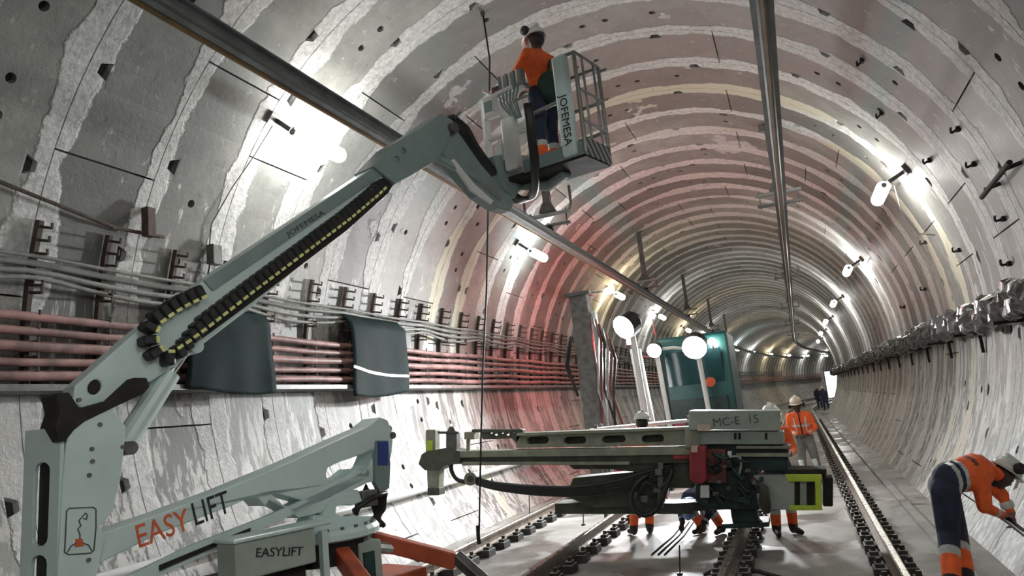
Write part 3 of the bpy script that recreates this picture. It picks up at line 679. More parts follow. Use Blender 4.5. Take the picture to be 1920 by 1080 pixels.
# chassis box with EASYLIFT panel and cover
pan0 = lp(440, 1020, .45); pan1 = lp(594, 1054, .45)
cz1, cz0 = pan0[1], pan1[1]; ca0, ca1 = pan0[0], pan1[0]
MB().box(L3((ca0+ca1)/2, (cz0+cz1)/2, .33), (ca1-ca0, .24, cz1-cz0), (LE, LN, UP)).build('side_panel', 'rig_green', lift, bevel=.012)
MB().box(L3((ca0+ca1)/2+.06, cz1+.012, .33), (ca1-ca0+.16, .28, .03), (LE, LN, UP)).build('cover_lid', 'lift_white', lift, bevel=.02)
text_px('EASYLIFT', 'letter_black', (480, 1037), (567, 1034), .456, 16)
MB().box(L3((ca0+ca1)/2, cz0-.25, .12), (ca1-ca0-.06, .46, .5), (LE, LN, UP)).build('engine_bay', 'lift_dark', lift)
MB().box(L3(ca1+.10, cz0-.05, .40), (.05, .05, .5), (LE, LN, UP)).build('frame_post', 'lift_white', lift)
wb = lp(697, 1058, .35); MB().box(L3(wb[0], wb[1]-.05, .25), (.22, .2, .45), (LE, LN, UP)).build('battery_box', 'rig_green', lift, bevel=.015)
MB().box(L3(wb[0]-.03, wb[1]-.05, .36), (.10, .02, .3), (LE, LN, UP)).build('battery_door', 'rig_teal_dark', lift)
zch = cz0-.30
MB().box(L3(ac+.05, zch-.12, 0), (1.5, .55, .26), (LE, LN, UP)).build('chassis', 'orange_steel', lift, bevel=.02)
for sd in (-1, 1):
    c = L3(ac, .475, sd*.40); m_ = MB(); pr_ = slot(-.50, 0, .50, 0, .21); m_.prism(pr_, c, LE, UP, .22); m_.build('crawler_track', 'black_rubber', lift, bevel=.02)
    MB().box(L3(ac, .58, sd*.28), (.9, .2, .2), (LE, LN, UP)).build('track_frame', 'dull_steel', lift)
# outriggers
def outrigger(hip, knee, foot):
    hip, knee, foot = Vector(hip), Vector(knee), Vector(foot)
    t = (knee-hip).normalized(); s_ = t.cross(UP).normalized(); n_ = s_.cross(t)
    a = MB().box((hip+knee)/2, ((knee-hip).length, .11, .13), (t, s_, n_)).build('outrigger_arm', 'orange_steel', lift, bevel=.012)
    t = (foot-knee).normalized(); s_ = t.cross(Vector((.3, .9, .2))).normalized(); n_ = s_.cross(t)
    MB().box(knee*.5+foot*.5+Vector((0, 0, .04)), ((foot-knee).length, .09, .09), (t, s_, n_)).build('outrigger_leg', 'dull_steel', lift, bevel=.01)
    MB().lathe([(0, .06), (.05, .06), (.14, .03), (.15, 0), (0, 0)], (foot.x, foot.y, 0), n=16).build('outrigger_pad', 'lift_dark', lift)
kx = D(855, 1052, 6.1); fx = at_z(1000, 1088, .03)
outrigger(D(700, 1012, 6.2), kx, (kx.x+.9, kx.y+.15, .03))
outrigger(D(640, 1040, 5.7), D(690, 1110, 5.2), (-2.9, 4.3, .03))
outrigger(D(560, 1100, 6.0), D(430, 1090, 6.6), (-5.1, 6.9, .03))
outrigger(L3(ac-.6, zch, .1), L3(ac-1.2, zch+.1, .35), L3(ac-1.9, .03, .6))
MB().tube([D(640, 1020, 6.0), D(760, 1030, 6.2), D(790, 1045, 6.2)], .05, 10).build('outrigger_cylinder', 'steel', lift)
o = MB().box(D(672, 1000, 6.35), (.2, .2, .18), (LE, LN, UP)).build('motor_cover', 'dull_steel', lift, bevel=.02)
# jib
jb = MB(); lplate(jb, [(820, 240), (846, 228), (870, 262), (900, 305), (940, 352), (965, 380), (958, 396), (935, 390), (900, 366), (868, 330), (838, 296), (815, 275)], .02, .16); jb.build('jib', 'lift_grey', lift, bevel=.01)
for off in (.13,):
    l2 = MB(); lplate(l2, [(846, 300), (852, 298), (890, 345), (925, 376), (922, 382), (884, 356)], off, .03); l2.build('jib_link', 'white_paint', lift)
pA, pB = L3(*lp(790, 292), .1), L3(*lp(880, 340), .1); MB().tube([pA, pB], .045, 10).build('jib_cylinder', 'lift_grey', lift); MB().tube([pB, L3(*lp(925, 378), .1)], .025, 10).build('jib_rod', 'steel', lift)
for i in range(4):
    o1 = -.05+.035*i; pts = [L3(*lp(835+2*i, 222), o1), L3(*lp(862+2*i, 238+2*i), o1), L3(*lp(885, 275), o1), L3(*lp(910, 310), o1), L3(*lp(945, 352), o1), L3(*lp(968, 374), o1), L3(*lp(990, 372), o1), D(1000+2*i, 352, 8.5), D(999+2*i, 300, 8.05), D(992+2*i, 240, 7.85), D(986+2*i, 195, 7.85)]
    # smooth curve through the points
    sm = []
    for j in range(len(pts)-1):
        p_1, p0_, p1_, p2_ = pts[max(j-1, 0)], pts[j], pts[j+1], pts[min(j+2, len(pts)-1)]
        for t in (0, .33, .66): sm.append(.5*((2*p0_)+(p1_-p_1)*t+(2*p_1-5*p0_+4*p1_-p2_)*t*t+(3*p0_-p_1-3*p1_+p2_)*t**3))
    sm.append(pts[-1]); MB().tube(sm, .034, 8).build('jib_hose', 'black_rubber', lift, smooth=True)
# basket rotator and basket
DB = 8.35
def bk(px, py, d=DB): return D(px, py, d)
rt = MB(); lplate(rt, [(925, 292), (940, 290), (958, 320), (975, 290), (992, 292), (985, 340), (965, 372), (945, 352)], .05, .12); rt.build('basket_yoke', 'lift_grey', lift, bevel=.01)
BX = Vector((CR.x, CR.y, 0)).normalized(); BX = Vector((.965, -.26, 0)).normalized(); BY = UP.cross(BX)     # basket axes: right, away
fl = bk(1038, 316); fl_z = fl.z; FW, FD = 1.34, .54
BC = Vector((fl.x, fl.y, fl_z))+BY*.1
def bp(x, y, z): return BC+BX*x+BY*y+UP*z
MB().box(bp(-.02, 0, -.02), (1.08, FD, .05), (BX, BY, UP)).build('basket_floor', 'lift_dark', lift)
MB().tube([L3(*lp(968, 345), .0), bp(-.2, .1, -.10), bp(.1, 0, -.05)], .07, 10).build('basket_arm', 'lift_grey', lift)
MB().box(bp(.12, -FD/2, .06), (.80, .02, .15), (BX, BY, UP)).build('toe_board', 'lift_grey', lift)
o = MB().box(bp(.53, 0, .07), (.02, FD, .20), (BX, BY, UP)).build('hazard_toe_board', 'hazard_stripes', lift)
RW = .022
def rail_(pts, name='guard_rail', mat='galvanised', r_=RW): return MB().tube([bp(*p) for p in pts], r_, 8).build(name, mat, lift)
x0, x1, y0, y1, H = -.74, .52, -FD/2, FD/2, 1.14
rail_([(x1, y0, 0), (x1, y0, H)], 'corner_post'); rail_([(x1, y1, 0), (x1, y1, H)], 'corner_post'); rail_([(x0, y1, 0), (x0, y1, H)], 'corner_post')
rail_([(.30, y0, H+.0), (x1, y0, H)]); rail_([(x1, y0, H), (x1, y1, H)]); rail_([(x1, y1, H), (x0, y1, H)]); rail_([(x0, y1, H), (x0, y0, H)], mat='white_paint')
for h in (.36, .72): rail_([(x1, y0, h), (x1, y1, h)], 'mid_rail'); rail_([(x1, y1, h), (x0, y1, h)], 'mid_rail')
rail_([(-.18, y0, .62), (.30, y0, .66)], 'mid_rail')
for yy in (-.1, .15): rail_([(x1, yy, 0), (x1, yy, H)], 'baluster', r_=.014)
for xx in (-.2, .25): rail_([(xx, y1, 0), (xx, y1, H)], 'baluster', r_=.014)
# wide front column with lettering
MB().box(bp(.34, y0, .58), (.18, .10, 1.16), (BX, BY, UP)).build('front_column', 'lift_white', lift, bevel=.03)
lettering('JOFEMESA', 'letter_black', lift, bp(.35, y0-.054, .40), -UP, BX, .13)
# white console frame on the left of the basket
fx0, fx1 = -.74, -.30
for p, q, r_ in (((fx0, y0, .05), (fx0, y0, 1.0), .05), ((fx0, y0, 1.0), (fx1, y0, 1.03), .035), ((fx0, y0, .50), (fx1, y0, .53), .035)):
    MB().tube([bp(*p), bp(*q)], r_, 8).build('console_frame', 'white_paint', lift)
MB().box(bp(fx0+.12, y0-.04, .86), (.20, .10, .24), (BX, BY, UP)).build('control_box', 'white_paint', lift, bevel=.03)
MB().box(bp(fx0+.12, y0-.095, .87), (.11, .012, .13), (BX, BY, UP)).build('box_handle', 'lift_grey', lift, bevel=.01)
MB().box(bp(fx1-.10, y0-.02, .36), (.18, .12, .62), (BX, BY, UP)).build('console_cover', 'white_paint', lift, bevel=.025)
MB().box(bp(fx1-.26, y0-.02, .34), (.10, .10, .16), (BX, BY, UP)).build('socket_box', 'white_paint', lift, bevel=.02)
for i in range(7): MB().box(bp(-.50+.05*i, y0+.05, 1.14), (.018, .10, .18), (BX, BY, UP)).build('lever', 'white_paint' if i % 2 else 'lift_grey', lift)
MB().box(bp(-.36, y0+.05, 1.03), (.40, .14, .05), (BX, BY, UP)).build('lever_base', 'lift_grey', lift)
MB().box(bp(-.60, y0+.1, 1.10), (.12, .1, .12), (BX, BY, UP)).build('joystick_base', 'strap_brown', lift, bevel=.02)
for i in range(6): MB().tube([bp(-.50+.055*i, y0-.02, 1.0), bp(-.46+.04*i, y0-.05, .85), bp(-.32+.02*i, y0-.03, .62)], .012, 6).build('control_cable', 'lift_grey', lift)
# ------------------------------------------------------------------ horizontal drill rig
YR = 10.6
RX, RZ = Vector((1, 0, 0)), Vector((0, 0, 1))
def rp(px, py, y=YR): p = at_y(px, py, y); return (p.x, p.z)
rb = at_y(1290, 900, YR)
rig = thing('drill_rig', (rb.x, YR, 0), 'olive drill rig with long slotted feed beam and grey MC-E 15 box', 'drill rig')
def rplate(name, mat, pix, y, t, holes=(), bevel=.008, parent=rig):     # y = near face
    poly = [rp(a, b_, y) for a, b_ in pix]; hs = [[rp(a, b_, y) for a, b_ in h] for h in holes]
    m_ = MB().prism(poly, Vector((0, y+t/2, 0)), RX, RZ, t, hs); return m_.build(name, mat, parent, bevel=bevel)
def rbox(name, mat, x0, y0, x1, y1, y=YR, t=.3, bevel=.01, parent=rig): return rplate(name, mat, [(x0, y0), (x1, y0), (x1, y1), (x0, y1)], y, t, (), bevel, parent)
def rtube(name, mat, pix, r_, y=YR, n=8):
    pts = [at_y(p[0], p[1], y+(p[2] if len(p) > 2 else 0)) for p in pix]; sm = []
    for j in range(len(pts)-1):
        a, b_, c, d = pts[max(j-1, 0)], pts[j], pts[j+1], pts[min(j+2, len(pts)-1)]
        for t in (0, .25, .5, .75): sm.append(.5*((2*b_)+(c-a)*t+(2*a-5*b_+4*c-d)*t*t+(3*b_-a-3*c+d)*t**3))
    sm.append(pts[-1]); return MB().tube(sm, r_, n).build(name, mat, rig, smooth=True)
# beams
rplate('slotted_beam', 'olive_steel', [(968, 814), (1290, 803), (1292, 834), (968, 840)], YR+.02, .10, [slot(994, 826, 1022, 825, 7), slot(1064, 826, 1092, 825, 7), slot(1136, 824, 1166, 823, 7), slot(1210, 823, 1238, 822, 7)])
rplate('beam_back_plate', 'olive_dark', [(968, 814), (1290, 803), (1292, 834), (968, 840)], YR+.20, .03)
rplate('top_flange', 'olive_steel', [(968, 812), (1292, 800), (1292, 806), (968, 818)], YR-.03, .24)
rplate('feed_beam', 'olive_steel', [(862, 846), (1300, 838), (1300, 853), (862, 858)], YR-.06, .28)
rplate('beam_web', 'olive_dark', [(866, 857), (1300, 853), (1300, 868), (866, 873)], YR, .16)
rplate('bottom_flange', 'olive_steel', [(866, 866), (1180, 866), (1180, 872), (866, 872)], YR-.05, .26)
rplate('under_frame', 'olive_dark', [(1060, 866), (1300, 862), (1300, 915), (1240, 915), (1230, 890), (1150, 880), (1075, 880)], YR+.08, .25)
rplate('under_frame', 'olive_dark', [(1075, 896), (1240, 880), (1240, 948), (1110, 952), (1060, 930)], YR+.25, .35)
rbox('ground_sled', 'olive_dark', 1040, 944, 1300, 964, YR+.35, .45)
# left clamp head
rbox('clamp_post', 'olive_steel', 798, 806, 816, 856, YR-.02, .16); rbox('lime_marking', 'lime', 800, 826, 811, 855, YR-.03, .01, 0)
rplate('clamp_jaw', 'olive_dark', [(790, 852), (800, 846), (835, 840), (862, 846), (864, 870), (836, 872), (822, 882), (796, 882), (784, 870)], YR-.06, .34)
rplate('lower_clamp', 'olive_steel', [(800, 880), (824, 880), (822, 925), (802, 928)], YR-.01, .18); rbox('clamp_foot', 'olive_dark', 801, 915, 823, 929, YR-.03, .22)
rplate('rod_guide', 'dull_steel', [(836, 812), (842, 800), (850, 800), (856, 812), (856, 846), (836, 848)], YR, .14)
rtube('guide_pin', 'olive_dark', [(822, 811), (860, 811)], .02)
rbox('guide_block', 'olive_steel', 870, 810, 888, 824, YR, .2); rbox('guide_rail', 'olive_dark', 884, 805, 980, 811, YR, .12)
rplate('lattice_rack', 'olive_dark', [(900, 806), (976, 804), (978, 812), (968, 832), (960, 822), (905, 824)], YR+.02, .08, [oval(921, 811, 3, 3), oval(931, 814, 3, 3), oval(942, 811, 3, 3), oval(953, 814, 3, 3), oval(963, 810, 3, 3)])
rbox('carriage_leg', 'olive_steel', 874, 824, 880, 848, YR+.03, .05)
rtube('feed_hose', 'black_rubber', [(848, 862), (846, 880), (856, 898), (872, 904)], .035)
MB().cyl(at_y(882, 898, YR-.1), at_y(882, 898, YR+.15), .10, n=16).build('hose_reel', 'olive_steel', rig, bevel=.01); MB().cyl(at_y(882, 898, YR-.13), at_y(882, 898, YR-.10), .05, n=12).build('reel_hub', 'olive_dark', rig)
# sweeping hoses
for i in range(5):
    rtube('sweeping_hose', 'black_rubber', [(894, 898+2*i, -.05), (930, 907+2.2*i, -.12), (1000, 913+3*i, -.16), (1080, 914+3.4*i, -.16), (1150, 904+4*i, -.10), (1210, 886+5*i, -.02), (1262, 872+5*i, .05)], .032)
rtube('hose_loop', 'black_rubber', [(1262, 880, -.08), (1246, 925, -.12), (1232, 955, -.14), (1210, 967, -.15), (1190, 957, -.14), (1184, 935, -.12), (1192, 910, -.1), (1215, 890, -.05)], .03)
rtube('hose_loop', 'black_rubber', [(1256, 890, -.05), (1240, 915, -.1), (1212, 905, -.1), (1200, 925, -.1), (1206, 948, -.1), (1226, 948, -.1)], .022)
rbox('slim_post', 'dull_steel', 1233, 868, 1243, 952, YR-.06, .10)
for px, py in ((1200, 930), (1225, 912), (1228, 880), (1180, 922)): rbox('valve', 'dull_steel', px, py, px+14, py+12, YR-.12, .1)
# carriage and boxes at the right
rbox('grey_box', 'rig_green', 1291, 770, 1462, 806, YR-.22, .55, .015)
A_, B_ = at_y(1343, 791, YR-.225), at_y(1416, 788, YR-.225)
lettering('MC-E  15', 'letter_grey', rig, (A_+B_)/2, RX, RZ, .155)
rbox('ochre_sticker', 'helmet_cream', 1308, 796, 1332, 808, YR-.235, .01, 0)
rbox('lower_box', 'rig_green', 1300, 809, 1470, 833, YR-.12, .45, .015)
for x in (1376, 1384, 1434): rbox('latch', 'lift_dark', x, 812, x+5, 824, YR-.13, .02, 0)
rplate('box_bracket', 'olive_steel', [(1284, 800), (1312, 800), (1312, 840), (1284, 840)], YR-.16, .1)
rbox('slide_rail', 'olive_steel', 1380, 836, 1482, 842, YR-.1, .4); rbox('slide_rail', 'olive_steel', 1380, 850, 1482, 857, YR-.1, .4); rbox('slide_core', 'rig_teal_dark', 1320, 834, 1478, 882, YR+.0, .45)
rplate('red_motor', 'rig_red', [(1293, 838), (1324, 836), (1326, 900), (1318, 908), (1298, 906), (1292, 898)], YR-.24, .34, (), .03)
rbox('motor_plate', 'helmet_cream', 1296, 836, 1308, 848, YR-.26, .02, 0); rplate('red_arm', 'rig_red', [(1262, 846), (1294, 846), (1294, 860), (1262, 862)], YR-.05, .2)
rplate('dark_side', 'strap_brown', [(1325, 842), (1360, 842), (1362, 906), (1326, 906)], YR-.14, .3)
rplate('valve_bank', 'rig_teal_dark', [(1320, 900), (1400, 868), (1424, 895), (1440, 956), (1330, 956), (1304, 940), (1304, 908)], YR-.02, .5, (), .02)
R_ = random.Random(4)
for i in range(26):
    x, y = R_.uniform(1310, 1425), R_.uniform(848, 945); s_ = R_.uniform(6, 15)
    rbox('fitting', R_.choice(['rig_teal_dark', 'olive_dark', 'dull_steel', 'rig_teal_dark', 'strap_brown']), x, y, x+s_, y+s_*R_.uniform(.6, 1.3), YR-.14-R_.uniform(0, .06), .16, .01)
for i in range(9):
    x, y = R_.uniform(1320, 1400), R_.uniform(850, 930)
    rtube('short_hose', 'rig_teal_dark' if i % 2 else 'black_rubber', [(x, y, -.16), (x+R_.uniform(-15, 25), y+R_.uniform(10, 30), -.24), (x+R_.uniform(0, 35), y+R_.uniform(0, 20), -.16)], .018)
rbox('white_valve', 'white_paint', 1313, 910, 1330, 934, YR-.16, .06); rbox('white_valve', 'white_paint', 1364, 846, 1372, 858, YR-.2, .05)
rtube('grey_pipe', 'rig_green', [(1362, 858, -.2), (1385, 856, -.22), (1390, 870, -.22), (1386, 890, -.2)], .014)
# grey panel and lime frame
rplate('grey_panel', 'rig_green', [(1412, 891), (1490, 891), (1490, 956), (1424, 956), (1418, 930)], YR-.10, .35, (), .012)
for i in range(5): rtube('panel_vine_hose', 'olive_dark', [(1420+4*i, 900+3*i, -.14), (1428+3*i, 920, -.16), (1424+5*i, 945+2*i, -.14), (1440, 962, -.1)], .014)
rplate('lime_frame', 'lime', [(1472, 890), (1540, 890), (1542, 957), (1480, 957), (1480, 948), (1530, 948), (1528, 903), (1478, 903)], YR-.14, .06, (), .006)
rbox('frame_back', 'rig_green', 1484, 903, 1530, 948, YR-.04, .2, .0)
for x in (1486, 1513): rbox('dark_bar', 'lift_dark', x, 904, x+14, 947, YR-.06, .03, .0)
rbox('end_box', 'lift_dark', 1543, 895, 1562, 950, YR-.08, .35, .015)
rbox('tray', 'lift_dark', 1470, 880, 1550, 890, YR-.05, .5)
# raised work platform behind the beam with a bright edge, and support legs down to the floor
pl_ = thing('work_platform', (at_y(1205, 800, 12.4).x, 12.4, 0), 'low steel work platform standing behind the slotted feed beam', 'platform')
p0, p1 = at_y(1105, 798, 12.4), at_y(1305, 797, 12.4)
MB().box(((p0.x+p1.x)/2, 12.6, (p0.z+p1.z)/2), (p1.x-p0.x, .5, .05)).build('deck', 'white_paint', pl_, bevel=.01)
for x in (p0.x+.1, p1.x-.1):
    for y in (12.42, 12.78): MB().box((x, y, p0.z/2), (.06, .06, p0.z)).build('leg', 'dull_steel', pl_)
# rig support: pedestal under the valve bank
p = at_y(1395, 950, YR+.3); MB().box((p.x, YR+.3, p.z/2+.19), (.34, .30, p.z-.2)).build('pedestal', 'rig_teal_dark', rig, bevel=.02); MB().box((p.x, YR+.3, .295), (.6, .5, .06)).build('pedestal_foot', 'rig_teal_dark', rig)
MB().box((at_y(1340, 945, YR+.5).x, YR+.4, at_y(1340, 945, YR+.5).z), (1.0, .12, .12)).build('cross_beam', 'olive_dark', rig)
# ------------------------------------------------------------------ thin plumb rods on the floor
for px, y0, y1, lab in ((993, 925, 975, 'thin black rod standing by the rail under the sweeping hoses'), (1094, 935, 985, 'thin black rod standing on the floor below the hose loop'), (1275, 1022, 1078, 'thin black rod standing on the wet floor near the shadow strips')):
    f = at_z(px, y1, 0.0); top = CAM+ray(px-1, y0)*((f.y)/ray(px-1, y0).y); MB_ = MB().tube([f, Vector((top.x, top.y, top.z))], .009, 6).box(f+Vector((0, 0, .012)), (.06, .06, .024)); o = MB_.build('marker_rod', 'black_rubber'); tag(o, lab, 'rod', 'thin rods on the floor')
for i in range(3):  # dark strips laid where shadow lines cross the floor
    a, b_ = at_z(1222+12*i, 1040, .012), at_z(1284+8*i, 978, .012); mid = (a+b_)/2+Vector((.04, .02, 0)); o = MB().tube([a, mid, b_], .012, 6).build('shadow_strip', 'black_rubber', smooth=True); tag(o, 'thin dark strip for a shadow line across the pale floor near the rig', 'cable', 'shadow lines on the floor')
o = MB().tube([at_z(1322, 1078, .02), at_z(1345, 1066, .03), at_z(1380, 1064, .03), at_z(1425, 1072, .02), at_z(1470, 1085, .02)], .025, 8).build('floor_hose', 'black_rubber', smooth=True); tag(o, 'black hose crossing the rail on the shaded floor', 'hose')
# ------------------------------------------------------------------ work vehicle with floodlights
YV = 18.8
def vp_(px, py, y=YV): return at_y(px, py, y)
xl, xr = vp_(1234, 700).x, vp_(1372, 700).x; zt_ = vp_(1300, 625).z
veh = thing('work_vehicle', ((xl+xr)/2, YV+1, 0), 'teal rail vehicle with dark windscreen and glaring floodlights behind the rig', 'vehicle')
cxm, wv = (xl+xr)/2, xr-xl
MB().box((cxm, YV+2.2, .75), (wv+.2, 4.4, .5)).build('chassis', 'dull_steel', veh, bevel=.03)
cab = MB().prism([(0, 1.0), (.06, 2.0), (.24, zt_-.08), (.36, zt_), (2.2, zt_), (2.3, 1.0)], (cxm, YV, 0), (0, 1, 0), RZ, wv).build('cab', 'cab_teal', veh, bevel=.05)
ws = MB().box((cxm, YV+.115, 2.72), (wv*.78, .03, .9)).build('windscreen', 'window_glass', veh, bevel=.01)
MB().box((cxm, YV+.03, 1.75), (wv*.8, .06, .5)).build('grille', 'rig_teal_dark', veh, bevel=.02)
for sx in (-.3, .3): MB().box((cxm+sx*wv, YV+.0, 1.35), (.3, .08, .16)).build('marker_light', 'rig_red', veh, bevel=.02)
for sx in (-1, 1):
    for dy in (.6, 3.6): MB().cyl((cxm+sx*.72-.07, YV+dy, .56), (cxm+sx*.72+.07, YV+dy, .56), .30, n=20).build('wheel', 'rail_steel', veh)
MB().cyl((cxm+.35, YV+.02, 2.35), (cxm+.35, YV+.10, 2.35), .12, n=12).build('warning_disc', 'letter_orange', veh)
def flood(px, py, y, r_, base, tgt, lens):
    p = at_y(px, py, y); post = MB().tube([Vector((p.x+.10, y+.15, base)), Vector((p.x, y+.15, p.z-.1))], .06, 10).build('lamp_post', 'white_paint', veh)
    aim = (Vector(tgt)-p).normalized()
    h = MB().lathe([(0, -.26), (r_*.6, -.25), (r_*1.12, -.06), (r_*1.16, r_*.95), (r_*1.10, r_*.95), (r_*1.02, -.04)], p, aim, 20).build('floodlight', 'lift_dark', veh)
    MB().lathe([(0, .06), (r_*.6, .035), (r_*.98, -.02)], p, aim, 20).build('floodlight_lens', lens, h, fix=True)
flood(1180, 606, 15.9, .24, .9, (-6.4, 10.6, .9), 'flood_lens'); flood(1228, 654, YV-.3, .16, 1.0, (-3.5, 9, -.5), 'flood_lens_soft'); flood(1304, 645, YV-.4, .26, 1.0, (-2.6, 10, -.5), 'flood_lens_soft')
MB().tube([at_y(1232, 655, YV-.2), at_y(1262, 652, YV-.2), at_y(1300, 655, YV-.2)], .04, 8).build('light_bar', 'white_paint', veh)
for px, py in ((1222, 590), (1335, 640)): p = at_y(px, py, YV); MB().sphere(p, .09).build('marker_lamp', 'lamp_tube', veh, smooth=True); MB().tube([p, p+Vector((0, .2, -.5))], .02, 6).build('lamp_stalk', 'dull_steel', veh)
p = at_y(1352, 632, YV+.6); MB().cyl(p+Vector((0, 0, -.12)), p+Vector((0, 0, .10)), .11, n=14).build('red_beacon', 'red_beacon', veh)
# upright drill mast with hoses
YM = 16.6
mb = at_y(1112, 790, YM); mt = at_y(1120, 548, YM)
mast = thing('drill_mast', (mb.x, YM, 0), 'upright grey drill mast with looping hoses left of the floodlights', 'drill mast')
MB().box((mb.x, YM+.15, mt.z/2), (.42, .32, mt.z)).build('mast_column', 'dull_steel', mast, bevel=.02)
MB().box((mb.x+.30, YM+.1, mt.z/2-.1), (.10, .2, mt.z-.6)).build('slide_rail', 'steel', mast)
MB().box((mb.x, YM+.1, mt.z+.03), (.62, .45, .08)).build('mast_head', 'dull_steel', mast, bevel=.01)
MB().box((mb.x, YM+.3, .40), (1.2, 1.0, .26)).build('mast_base', 'dull_steel', mast, bevel=.03)
for i in range(6):
    x = mb.x+.28+.07*i; zt2 = mt.z-.5-.12*i
    MB().tube([(x, YM-.05, zt2), (x+.10, YM-.15, zt2-.5), (x-.04, YM-.12, 2.4), (x+.12*((-1)**i), YM-.1, 1.6), (x, YM, .9)], .03, 7).build('mast_hose', 'steel' if i % 3 == 0 else ('strap_brown' if i % 3 == 1 else 'black_rubber'), mast, smooth=True)
for i in range(2): MB().tube([(mb.x-.25-.05*i, YM, mt.z-.9), (mb.x-.42-.05*i, YM-.05, mt.z-1.6), (mb.x-.28, YM, mt.z-2.3)], .028, 7).build('mast_hose', 'black_rubber', mast, smooth=True)
p = Vector((xl-.75, YV+.9, 3.7)); MB().cyl(p-UP*.12, p+UP*.12, .12, n=14).build('red_beacon', 'red_beacon', veh); MB().tube([p-UP*.12, Vector((xl-.5, YV+.9, 3.2)), Vector((xl+.05, YV+.9, 3.1))], .03, 8).build('beacon_arm', 'dull_steel', veh)
p = at_y(1142, 545, YM-.1); MB().sphere(p, .10, sc=(1.3, .8, .8)).build('mast_lamp', 'lamp_tube', mast, smooth=True); MB().tube([p, (mb.x+.1, YM+.1, mt.z+.03)], .02, 6).build('lamp_arm', 'dull_steel', mast)
# two leaning pipes beside the floodlights
for i, (x0_, x1_) in enumerate(((1186, 1212), (1196, 1222))):
    a, b_ = at_y(x0_, 655, 17.2), at_y(x1_, 792, 17.0); d = (b_-a).normalized(); fl_ = a+d*((a.z-.0)/-d.z); o = MB().tube([a, fl_], [.07, .09], 10).build('leaning_pipe', 'white_paint', smooth=True); tag(o, ['pale pipe leaning upright in the floodlight, closer to the drill mast', 'pale pipe leaning upright in the floodlight, closer to the teal vehicle'][i], 'pipe', 'leaning pipes by the floodlights')
R_ = random.Random(8)
for i in range(4):
    p = at_y(1150+i*24, 790, 15.2); z1 = 1.35+.12*(i % 3); b_ = thing('gas_bottle', (p.x, 15.2, 0), 'slim red gas bottle standing between the mast and the leaning pipes', 'bottle', 'red bottles by the mast')
    MB().lathe([(0, 0), (.11, 0), (.115, .05), (.115, z1-.3), (.05, z1-.12), (.035, z1-.05), (0, z1-.05)], (p.x, 15.2, 0), n=14).build('cylinder', 'rig_red', b_, smooth=True); MB().cyl((p.x, 15.2, z1-.06), (p.x, 15.2, z1+.04), .03, n=8).build('valve', 'brass', b_)
# glowing panel standing in for an unidentified bright spot far round the curve
s_ = 96; o = MB().box(W(-.4, s_, 1.8), (1.4, .06, 3.0)).build('glow_panel', 'spot_glow'); tag(o, 'white glowing panel standing in for a bright spot far along the track before the bend', 'glowing panel')
# ------------------------------------------------------------------ people
def hull(bm_list, spheres):
    bm = bmesh.new()
    for c, r_ in spheres:
        m_ = bmesh.ops.create_icosphere(bm, subdivisions=2, radius=r_)
        for v in m_['verts']: v.co += Vector(c)
    res = bmesh.ops.convex_hull(bm, input=bm.verts)
    dead = [g for g in res['geom_interior'] if isinstance(g, bmesh.types.BMVert)]+[g for g in res['geom_unused'] if isinstance(g, bmesh.types.BMVert)]
    bmesh.ops.delete(bm, geom=list(set(dead)), context='VERTS')
    vs_ = [v.co.copy() for v in bm.verts]
    for i, v in enumerate(bm.verts): v.index = i
    fs = [tuple(v.index for v in f.verts) for f in bm.faces]; bm.free(); bm_list.append((vs_, fs))
def seg_d(P, a, b_):
    ab = b_-a; t = np.clip(((P-a)@ab)/max(1e-9, ab@ab), 0, 1); return np.linalg.norm(P-(a+t[:, None]*ab), axis=1), t
def fused(name, shapes, voxel, parent, mats, bones):
    """shapes: hulls fused into one skin; bones: (a, b, ra, rb, fn(t)->material index)"""
    m_ = MB()
    for vs_, fs in shapes: m_.add(vs_, fs)
    me = bpy.data.meshes.new('tmp'); me.from_pydata([v for v in m_.v], [], m_.f)
    o = bpy.data.objects.new('tmp', me); C.objects.link(o)
    rm = o.modifiers.new('r', 'REMESH'); rm.mode = 'VOXEL'; rm.voxel_size = voxel
    sm = o.modifiers.new('s', 'SMOOTH'); sm.factor = .5; sm.iterations = 3
    dg = bpy.context.evaluated_depsgraph_get(); out = bpy.data.meshes.new_from_object(o.evaluated_get(dg)); bpy.data.objects.remove(o); out.name = name
    n = len(out.polygons); ctr = np.empty(n*3); out.polygons.foreach_get('center', ctr); ctr = ctr.reshape(-1, 3)
    best = np.full(n, 1e9); idx = np.zeros(n, int)
    for a, b_, ra, rb, fn in bones:
        d, t = seg_d(ctr, np.array(a), np.array(b_)); d = d-(ra+(rb-ra)*t); mi = np.array([fn(x) for x in t]) if callable(fn) else np.full(n, fn)
        k_ = d < best; best[k_] = d[k_]; idx[k_] = mi[k_]
    out.materials.clear()
    for q in mats: out.materials.append(MATS[q])
    out.polygons.foreach_set('material_index', idx.astype(np.int32)); out.shade_smooth()
    r = ROOT[parent.name]
    for v in out.vertices: v.co -= r
    ob = bpy.data.objects.new(name, out); C.objects.link(ob); ob.parent = parent; ROOT[ob.name] = r
    return ob
